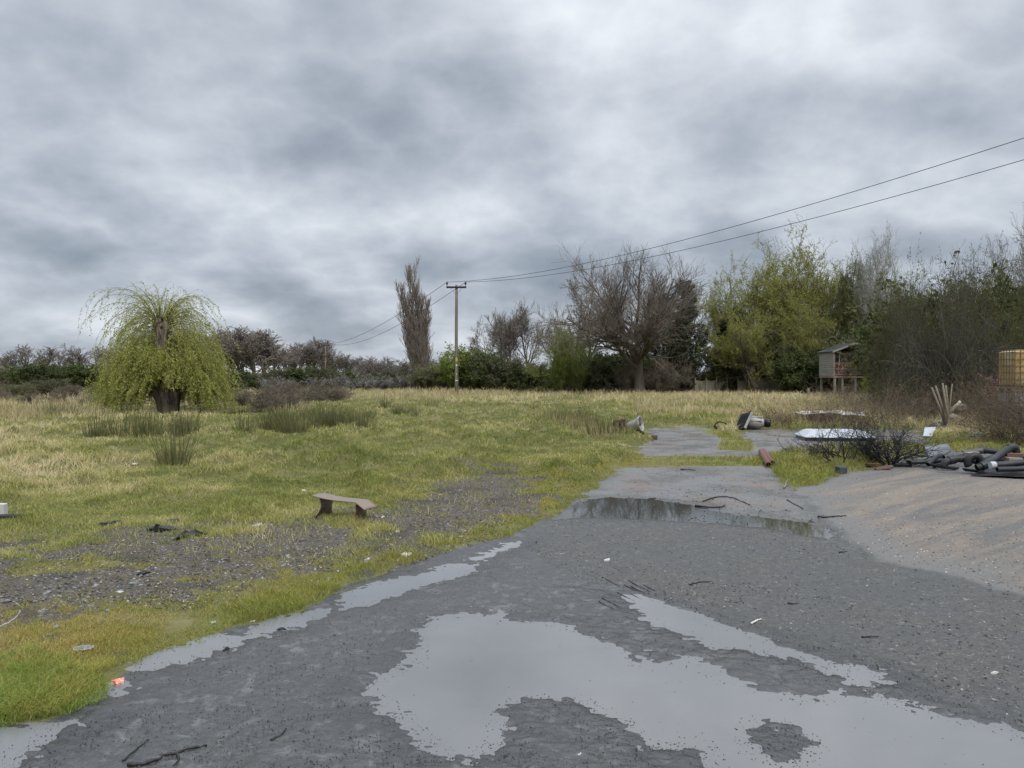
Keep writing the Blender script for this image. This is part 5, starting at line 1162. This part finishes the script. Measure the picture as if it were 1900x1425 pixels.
# ---------------------------------------------------------------- heap of black pipes
BPIPE = pmat('sooty_black_plastic', (.016, .017, .019), .5, var=.5, scale=6, col2=(.045, .047, .05), thr=(.5, .75), bump=.2)
GPIPE = pmat('dusty_grey_pipe', (.055, .058, .062), .45, var=.3, scale=6, bump=.2)
def spl(pts, n=6):
    pts = np.array(pts); out_ = []
    for i in range(len(pts)-1):
        p0 = pts[max(i-1, 0)]; p1 = pts[i]; p2 = pts[i+1]; p3 = pts[min(i+2, len(pts)-1)]
        for k in range(n):
            t_ = k/n; out_.append(.5*((2*p1)+(-p0+p2)*t_+(2*p0-5*p1+4*p2-p3)*t_**2+(-p0+3*p1-3*p2+p3)*t_**3))
    out_.append(pts[-1]); return np.array(out_)
def pipe(pts, r_, label, mat=BPIPE, collars=(), cap=None, depth=None):
    c = spl([P(a, b_, d_) for a, b_, d_ in pts]); r_ = r_*.88; o = MB().tube(c, [r_]*len(c), 14, cap=False)
    # hollow: inner wall
    o.tube(c, [r_*.86]*len(c), 14, cap=False)
    o = o.build('drain_pipe', mat, smooth=True); tag(o, label, 'pipe', 'heap of black drain pipes')
    for q in collars:
        i_ = int(q*(len(c)-2)); d_ = nrm(c[i_+1]-c[i_]); k = MB().tube([c[i_]-d_*.05, c[i_]+d_*.05], r_*1.22, 14).build('collar', mat, o, smooth=False)
    if cap is not None: d_ = nrm(c[0]-c[1]); MB().tube([c[0]-d_*.03, c[0]+d_*.05], r_*1.12, 12).build('end_cap', cap, o)
pipe([(1750, 866, 12.6), (1756, 857, 12.6), (1772, 852, 12.6), (1790, 852, 12.6), (1812, 855, 12.5)], .068, 'black pipe with a bent open end at the front of the heap', collars=(.45,))
pipe([(1812, 868, 12.4), (1828, 862, 12.4), (1846, 851, 12.5), (1862, 839, 12.6), (1874, 832, 12.7), (1884, 831, 12.7), (1886, 842, 12.7)], .066, 'black pipe rising diagonally to a bend at the top of the heap', collars=(.15, .75))
pipe([(1752, 850, 13.3), (1785, 843, 13.3), (1822, 836, 13.3)], .060, 'dusty grey pipe lying along the back of the heap', GPIPE, collars=(.7,))
pipe([(1820, 835, 13.5), (1850, 839, 13.4), (1872, 846, 13.3)], .058, 'short black pipe sloping down at the back of the heap', collars=(.1,))
pipe([(1688, 858, 13.4), (1715, 857, 13.4), (1745, 855, 13.3), (1770, 856, 13.2)], .042, 'long thin black pipe at the left end of the heap')
pipe([(1843, 863, 12.2), (1870, 861, 12.2), (1905, 858, 12.2), (1960, 857, 12.3)], .058, 'black pipe with a pale end cap at the right of the heap', cap=WPNT)
pipe([(1815, 860, 13.0), (1840, 855, 13.0), (1880, 849, 13.0), (1930, 846, 13.0)], .055, 'black pipe lying behind the diagonal pipe in the heap')
pipe([(1850, 871, 12.0), (1890, 870, 12.0), (1960, 869, 12.0)], .045, 'lowest black pipe at the right front of the heap')
pipe([(1722, 862, 13.0), (1735, 850, 13.1), (1742, 846, 13.2)], .045, 'short tilted black pipe stub in the left half of the heap')
tr_o = MB(); cen = P(1808, 858, 12.5); rings = []
for k in range(13):
    a = R(-30+k*20); c = cen+np.array([.11*math.cos(a), 0, .11*math.sin(a)+.0]); t_ = np.linspace(0, 2*PI, 12, endpoint=False); e1_ = np.array([math.cos(a), 0, math.sin(a)]); rings.append(c+.06*(np.cos(t_)[:, None]*e1_+np.sin(t_)[:, None]*np.array([0, 1, 0])))
tag(tr_o.loft(rings).build('pipe_trap', BPIPE, smooth=True), 'curled black pipe trap in the middle of the heap', 'pipe')
for px, py, d_, sz, mt, lb in [(1879, 845, 12.6, (.26, .16, .07), pmat('charred_brick_red', (.13, .07, .055), .9, scale=7), 'reddish brick on top of the pipe heap'), (1880, 853, 12.5, (.24, .14, .07), CONC, 'pale brown brick beneath the reddish one on the pipe heap'), (1803, 843, 13.0, (.2, .12, .08), pmat('tan_block', (.34, .24, .13), .9, scale=7), 'small tan block showing between the pipes')]:
    o = MB().box((0, 0, 0), sz, (0, rng.normal(0, .08), rng.normal(0, .2)), jit=.004).build('brick', mt, bevel=.006); o.location = tuple(P(px, py, d_)); tag(o, lb, 'brick')
for k, (px, py, L, a, lb) in enumerate([(1770, 872, .55, .15, 'charred plank lying in front of the bent pipe end'), (1830, 877, .7, -.1, 'long flat charred timber at the front right of the pipe heap'), (1845, 850, .6, .5, 'charred timber sticking out behind the diagonal pipe'), (1715, 850, .6, .2, 'charred timber under the grey board'), (1705, 862, .5, .3, 'charred plank end left of the pipe heap'), (1672, 866, .35, -.4, 'short charred stick between burnt heap and pipes'), (1640, 872, .3, .1, 'small brown board at the foot of the burnt heap'), (1620, 866, .32, .5, 'flat brown wood offcut left of the foot of the burnt heap'), (1735, 868, .3, .9, 'thin charred lath leaning on the left pipes'), (1640, 858, .4, -.2, 'brown plank half under the burnt heap')]):
    o = MB().box((0, 0, .03), (L, .09, .035), (.1, rng.normal(0, .08), a), jit=.006).build('charred_board', BURNT if k in (0, 1, 2, 3, 4, 5, 8) else RUST, bevel=.004); o.location = tuple(GP(px, py)); tag(o, lb, 'board')
o = MB().box((0, 0, .05), (.15, .12, .11), (0, 0, .3), jit=.006).build('dark_block', pmat('blue_grey_block', (.035, .045, .055), .6, scale=8), bevel=.01); o.location = tuple(GP(1561, 878)); tag(o, 'small dark blue grey block on the grass edge beside the ramp', 'block')
sheet('rubber_mat', 'thin black flattened sheet in front of the pipe heap', 'sheet', [gq(1800, 884, .01), gq(1990, 890, .01), gq(1990, 872, .01), gq(1830, 872, .01)], .008, OILY, 13, .012, .006)

# ---------------------------------------------------------------- low bench on the gravel
BEN = pmat('rust_stained_panel', (.24, .20, .165), .7, .1, var=.3, scale=7, col2=(.22, .085, .04), thr=(.5, .62), bump=.3, grime=(.07, .06, .055))
BENT = pmat('pale_seat_panel', (.21, .165, .13), .6, .1, var=.2, scale=9, col2=(.22, .10, .06), thr=(.58, .68))
def bench():
    pa, pb_ = GP(582, 963), GP(672, 966); o = empty('low_bench', (pa+pb_)/2+np.array([.02, .12, 0]), R(-30)); tag(o, 'small rusty low bench with two flared legs standing on the gravel', 'bench')
    L, D, H = .60, .22, .205
    xs = np.linspace(-L/2-.05, L/2+.12, 22); V_ = []
    for x in xs:
        z = H+.015-.02*(x+L/2)/L + (0 if x < L/2-.02 else -.5*(x-L/2+.02)); z -= .012*math.sin((x+.3)*5)
        for y in np.linspace(-D/2, D/2, 7): V_.append((x, y+.012*math.sin(x*9), z+.010*math.cos(y*12)))
    a = np.arange(21)[:, None]; c = np.arange(6)[None]; q = np.stack([a*7+c, (a+1)*7+c, (a+1)*7+c+1, a*7+c+1], -1).reshape(-1, 4)
    MB().add(V_, f4=q).build('seat', BENT, o, smooth=True, solid=.007)
    for x0, h in ((-.24, H), (.26, H-.035)):
        V_ = []; n = 12
        for k in range(n):
            t_ = k/(n-1); z = h*t_; fl = .085*(1-t_)**2.2; wv = D/2*(1.0-.28*math.sin(PI*t_)**1.0)+fl*.35
            for j_ in range(9):
                v_ = -1+2*j_/8; V_.append((x0-fl*(.9-.3*v_*v_)+.012*math.sin(v_*3)+(.02*v_*v_), wv*v_, z))
        a = np.arange(n-1)[:, None]; c = np.arange(8)[None]; q = np.stack([a*9+c, (a+1)*9+c, (a+1)*9+c+1, a*9+c+1], -1).reshape(-1, 4)
        MB().add(V_, f4=q).build('leg', BEN, o, smooth=True, solid=.010)
bench()

# ---------------------------------------------------------------- foreground litter, sticks
STICK = pmat('wet_black_stick', (.022, .020, .019), .5, var=.4, scale=20, stretch=(1, 1, 1), bump=.4)
def stick(pts, r_, label, mat=STICK, fork=None, name='stick', cat='stick'):
    c = spl([GP(a, b_, r_*.8) for a, b_ in pts], 5); c[:, 2] += rng.normal(0, r_*.25, len(c)); c[:, :2] += rng.normal(0, r_*.35, (len(c), 2)); m = MB().tube(c, np.linspace(r_, r_*.45, len(c))*(1+rng.normal(0, .12, len(c))), 7)
    if fork:
        f_ = spl([GP(a, b_, r_*.9) for a, b_ in fork], 4); m.tube(f_, np.linspace(r_*.7, r_*.35, len(f_)), 6)
    return tag(m.build(name, mat, smooth=True), label, cat)
stick([(236, 1422), (275, 1417), (310, 1404), (350, 1392), (384, 1386)], .009, 'largest forked wet branch at the bottom left edge', fork=[(328, 1402), (332, 1412), (322, 1424)])
stick([(228, 1413), (250, 1395), (275, 1373)], .005, 'thin straight twig pointing up above the forked branch')
stick([(503, 1375), (520, 1366), (531, 1354)], .006, 'short twig alone on the dark tarmac right of the forked branch')
stick([(1518, 961), (1545, 960), (1570, 958)], .012, 'dark bar of wood at the junction of ramp and wet concrete')
stick([(1280, 1086), (1298, 1081), (1322, 1081)], .006, 'curved twig in the middle of the grey tarmac')
stick([(1462, 1121), (1480, 1121)], .007, 'short dark twig on the tarmac right of centre')
stick([(1600, 1183), (1630, 1182)], .006, 'thin twig lying flat on the tarmac toward the right edge')
stick([(1395, 1158), (1404, 1152), (1414, 1150)], .007, 'pale sliver of wood on the tarmac above the long narrow puddle', mat=pmat('pale_sliver', (.55, .53, .48), .6, scale=9))
stick([(1305, 931), (1330, 923), (1360, 925), (1392, 938)], .011, 'arched twig on the wet concrete behind the long dark puddle')
stick([(1290, 940), (1330, 942), (1345, 939)], .012, 'straight twig just below the arched twig')
stick([(1262, 872), (1290, 873)], .012, 'short stick at the far edge of the wet concrete beside the moss band')
stick([(1460, 928), (1490, 945)], .008, 'thin slanting twig near the left corner of the ramp')
stick([(1455, 907), (1462, 892), (1480, 885), (1510, 872), (1540, 858)], .014, 'bent pale grey branch in the grass left of the ramp', mat=STK)
stick([(1558, 1026), (1572, 1024)], .006, 'tiny twig at the left edge of the ramp')
for k in range(9):
    a, b_ = 1120+rng.uniform(-15, 75), 1095+rng.uniform(-30, 22); L = rng.uniform(18, 45); o = stick([(a, b_), (a+L*.5, b_+L*.28), (a+L, b_+L*.5)], .0035, 'fine black twig in the little bunch at the upper tip of the narrow puddle'); o['group'] = 'bunch of fine black twigs'
WL = pmat('white_litter', (.50, .48, .45), .6, var=.1, scale=30); SL = pmat('slate_chip', (.19, .205, .22), .45, var=.3, scale=20)
def chip(name, label, cat, px, py, s, mat, group=None, flat=.25, lump=False):
    n = 11 if lump else 7; t_ = np.linspace(0, 2*PI, n, endpoint=False)+rng.uniform(0, 1); s = s if lump else s*.75; q = s*.5*(1+rng.normal(0, .33, n)); el_ = rng.uniform(.4, 1)
    top = np.stack([q*np.cos(t_), q*el_*np.sin(t_), s*flat*.5+rng.normal(0, s*.05, n)], 1); bot = top*[1.04, 1.04, 1]; bot[:, 2] = -.003
    rg_ = [bot, top]
    if lump:
        rg_ = [bot]+[np.stack([q*f_*np.cos(t_), q*f_*el_*np.sin(t_), np.full(n, s*flat*.45*h_)], 1)+rng.normal(0, s*.045, (n, 3)) for f_, h_ in ((1, .2), (.85, .6), (.5, .9), (.2, 1))]
    o = MB().loft(rg_).build(name, mat); o.location = tuple(GP(px, py, .002)); o.rotation_euler = (rng.normal(0, .12), rng.normal(0, .12), rng.uniform(0, 6)); tag(o, label, cat, group); return o
chip('white_wrapper', 'white scrap of wrapper on the grass at the middle left', 'litter', 254, 857, .17, WL)
chip('white_scrap', 'white scrap at the field edge above the bench, left side', 'litter', 564, 911, .09, WL)
chip('white_scrap', 'pale flat shard on the gravel below and right of the bench', 'litter', 753, 1030, .12, WL)
chip('white_scrap', 'small upright pale shard left of the flat shard below the bench', 'litter', 681, 1040, .06, WL, flat=.6)
chip('white_scrap', 'white crumpled scrap on the grass edge above the kerb puddles', 'litter', 396, 1156, .05, WL)
chip('white_scrap', 'pale chip by the middle kerb puddle', 'litter', 470, 1153, .05, WL)
chip('white_scrap', 'long pale sliver by the left gravel patch', 'litter', 225, 1100, .08, WL)
chip('white_scrap', 'white scrap lying right of the bench on the gravel', 'litter', 711, 960, .05, WL)
chip('white_scrap', 'white scrap in the gravel right of the bench', 'litter', 738, 987, .08, WL)
chip('white_scrap', 'pale scrap on the field edge near the top left gravel', 'litter', 475, 977, .12, WL)
chip('white_scrap', 'white bird-dropping sized fleck in the broad near puddle', 'litter', 1076, 1400, .03, WL)
chip('white_scrap', 'pale flake on the tarmac above the narrow puddle', 'litter', 1126, 1040, .08, WL)
chip('white_scrap', 'pale flat flake on the tarmac at the right edge', 'litter', 1846, 1250, .06, WL)
chip('white_scrap', 'white crumb on the mossy band across the road', 'litter', 1440, 812, .12, WL)
chip('white_scrap', 'white fleck in the meadow left of the scrapped engine', 'litter', 993, 820, .14, WL)
chip('white_scrap', 'pale stone on the ramp by the grass', 'stone', 1766, 980, .04, WL)
chip('orange_wrapper', 'crumpled orange and white wrapper at the edge of the left kerb puddle', 'litter', 219, 1269, .10, pmat('orange_wrapper', (.62, .20, .12), .5, var=.1, scale=40, col2=(.75, .62, .55), thr=(.5, .55)), flat=.4)
for k in range(26):
    a = rng.uniform(60, 260); b_ = 1135-(a-60)*.22+rng.normal(0, 16); chip('slate_chip', 'grey slate chip in the scatter on the left gravel patch', 'stone chip', a, b_, rng.uniform(.03, .075), SL, 'slate chips at the left')
for k, (px, py, s, lb) in enumerate([(294, 984, .22, 'round dark clod at the upper edge of the left gravel'), (322, 970, .18, 'dark clod on the grass above the round clod'), (355, 996, .25, 'flat black lump at the upper rim of the gravel'), (215, 973, .18, 'black lump on the grass at the left'), (437, 942, .16, 'dark clod in the grass left of the bench'), (420, 1205, .05, 'small black cube of tarmac in the kerb puddle'), (523, 1168, .055, 'black tarmac crumb in the second kerb puddle'), (270, 1065, .10, 'black clod in the middle of the left gravel')]):
    chip('mud_clod', lb, 'clod', px, py, s, OILY, flat=.4, lump=True)
# plank + box at the left edge, tray lid, wire
o = MB().box((0, 0, .025), (.62, .12, .05), (0, 0, .04), jit=.004).build('black_plank', BURNT, bevel=.006); o.location = tuple(GP(5, 966)); tag(o, 'black plank lying on the grass at the left edge', 'plank')
m = MB(); m.box((0, 0, .07), (.09, .07, .14), jit=.003); o = m.build('white_carton', WL, bevel=.006); o.location = tuple(GP(3, 958)); tag(o, 'small white carton standing behind the black plank', 'carton')
o = empty('plastic_lid', GP(155, 1208, .012), .3); o.scale = (.8, .8, .8); tag(o, 'oval dark tray lid with a pale rim lying on the moss at the left', 'lid'); t_ = np.linspace(0, 2*PI, 24, endpoint=False)
MB().loft([np.stack([.062*np.cos(t_), .045*np.sin(t_), 0*t_], 1), np.stack([.060*np.cos(t_), .043*np.sin(t_), 0*t_+.012], 1)]).build('tray', SL, o)
MB().tube(np.stack([.064*np.cos(np.append(t_, 0)), .047*np.sin(np.append(t_, 0)), 0*np.append(t_, 0)+.008], 1), .004, 6, cap=False).build('rim', WL, o)
stick([(0, 1163), (25, 1150), (37, 1133), (28, 1118), (5, 1112)], .0035, 'pale bent wire looping over the grass at the left edge', mat=WL, name='wire_loop', cat='wire')

# ---------------------------------------------------------------- loose grit, gravel (uncountable)
def stones(n, region, smin, smax, name, mat, seed, ymin=2.4, ymax=14, amin=-38, amax=38, power=1.6, sink=.25, rel=0.0):
    r = np.random.default_rng(seed); inv = r.uniform(1/ymax**power, 1/ymin**power, n); y = (1/inv)**(1/power); x = y*np.tan(np.radians(r.uniform(amin, amax, n)))
    f = fields(x, y); k = region(x, y, f, r); x, y = x[k], y[k]; f = {a: v_[k] for a, v_ in f.items()}; z = height(x, y, f, fine=False); N = len(x)
    z = np.maximum(z, np.where(f['pud'] > 0, WATER-.001, -9))
    s = smin+(smax-smin)*r.random(N)**2.5+rel*y*r.random(N)
    base = np.array([[1,0,0],[0,1,0],[-1,0,0],[0,-1,0],[0,0,.7],[0,0,-.7]], float); V_ = base[None]*(s[:, None, None]*.5)*r.uniform(.55, 1.35, (N, 6, 1)); a = r.uniform(0, 6.3, N); ca_, sa_ = np.cos(a)[:, None], np.sin(a)[:, None]
    el_ = r.uniform(.45, 1, N)[:, None]; X = V_[..., 0]*ca_-V_[..., 1]*el_*sa_; Y = V_[..., 0]*sa_+V_[..., 1]*el_*ca_; V2 = np.stack([X+x[:, None], Y+y[:, None], V_[..., 2]*.8+z[:, None]+s[:, None]*sink*.5], -1).reshape(-1, 3)
    fb_ = np.array([[0,1,4],[1,2,4],[2,3,4],[3,0,4],[1,0,5],[2,1,5],[3,2,5],[0,3,5]]); q = (fb_[None]+6*np.arange(N)[:, None, None]).reshape(-1, 3)
    return tag(mesh_np(name, V2, [q], mat, attrs={'rnd': np.repeat(r.random(N), 6)}), kind='stuff')
def stonemat(name, stops, rough=.6):
    m, t, out = newmat(name); b = t.node('ShaderNodeBsdfPrincipled'); t.put(b.inputs['Base Color'], t.ramp(t.attr('rnd'), stops)); b.inputs['Roughness'].default_value = rough; t.l.new(b.outputs[0], out.inputs[0]); return m
GRIT = stonemat('black_grit', [(0, (.008, .008, .009)), (.7, (.03, .03, .032)), (1, (.08, .075, .07))], .5)
GRAV = stonemat('mixed_gravel', [(0, (.03, .028, .026)), (.55, (.075, .066, .058)), (.85, (.16, .145, .13)), (1, (.42, .40, .37))], .7)
PALE = stonemat('pale_grit', [(0, (.03, .03, .028)), (.4, (.10, .095, .085)), (.8, (.24, .22, .19)), (1, (.5, .48, .44))], .7)
mudz = lambda f: (f['hard'] > .0)&(f['asph'] < .15)&(f['ramp'] < 0)&(f['slab'] < 0)
stones(60000, lambda x, y, f, r: mudz(f)&((f['pud'] < .02)&(fbm(x, y, .35, 3, 301) > -.35) | (np.abs(f['pud']) < .08)&(r.random(x.shape) < .55) | (r.random(x.shape) < .012)), .0022, .011, 'black_grit', GRIT, 401, ymin=2.6, ymax=11, sink=.35)
stones(42000, lambda x, y, f, r: (f['asph'] > 0)&((fbm(x, y, .7, 4, 303) > .12) | (r.random(x.shape) < .3)), .003, .024, 'tarmac_grit', stonemat('tarmac_grit', [(0, (.012, .012, .012)), (.55, (.035, .034, .032)), (.85, (.12, .115, .10)), (1, (.34, .32, .28))], .6), 402, ymin=3, ymax=10, amin=-5, sink=.1)
stones(16000, lambda x, y, f, r: (f['ramp'] > 0), .004, .026, 'ramp_grit', PALE, 403, ymin=5, ymax=14, amin=10, sink=.1)
stones(90000, lambda x, y, f, r: (f['hard'] < .03)&(f['gravel'] > -.25+.5*fbm(x, y, .4, 3, 304))&(fbm(x, y, .3, 3, 305) > -.8), .006, .030, 'gravel', GRAV, 404, ymin=4, ymax=13, amax=10, sink=.3, power=1.2)
stones(9000, lambda x, y, f, r: (f['hard'] > 0)&((f['far'] > 0) | (y > 11)&(f['ramp'] < 0))&(fbm(x, y, .6, 3, 306) > -.1), .005, .03, 'black_debris', GRIT, 405, ymin=8, ymax=22, amin=-2, sink=.2, power=1.0)
print('all', time.time()-T0)
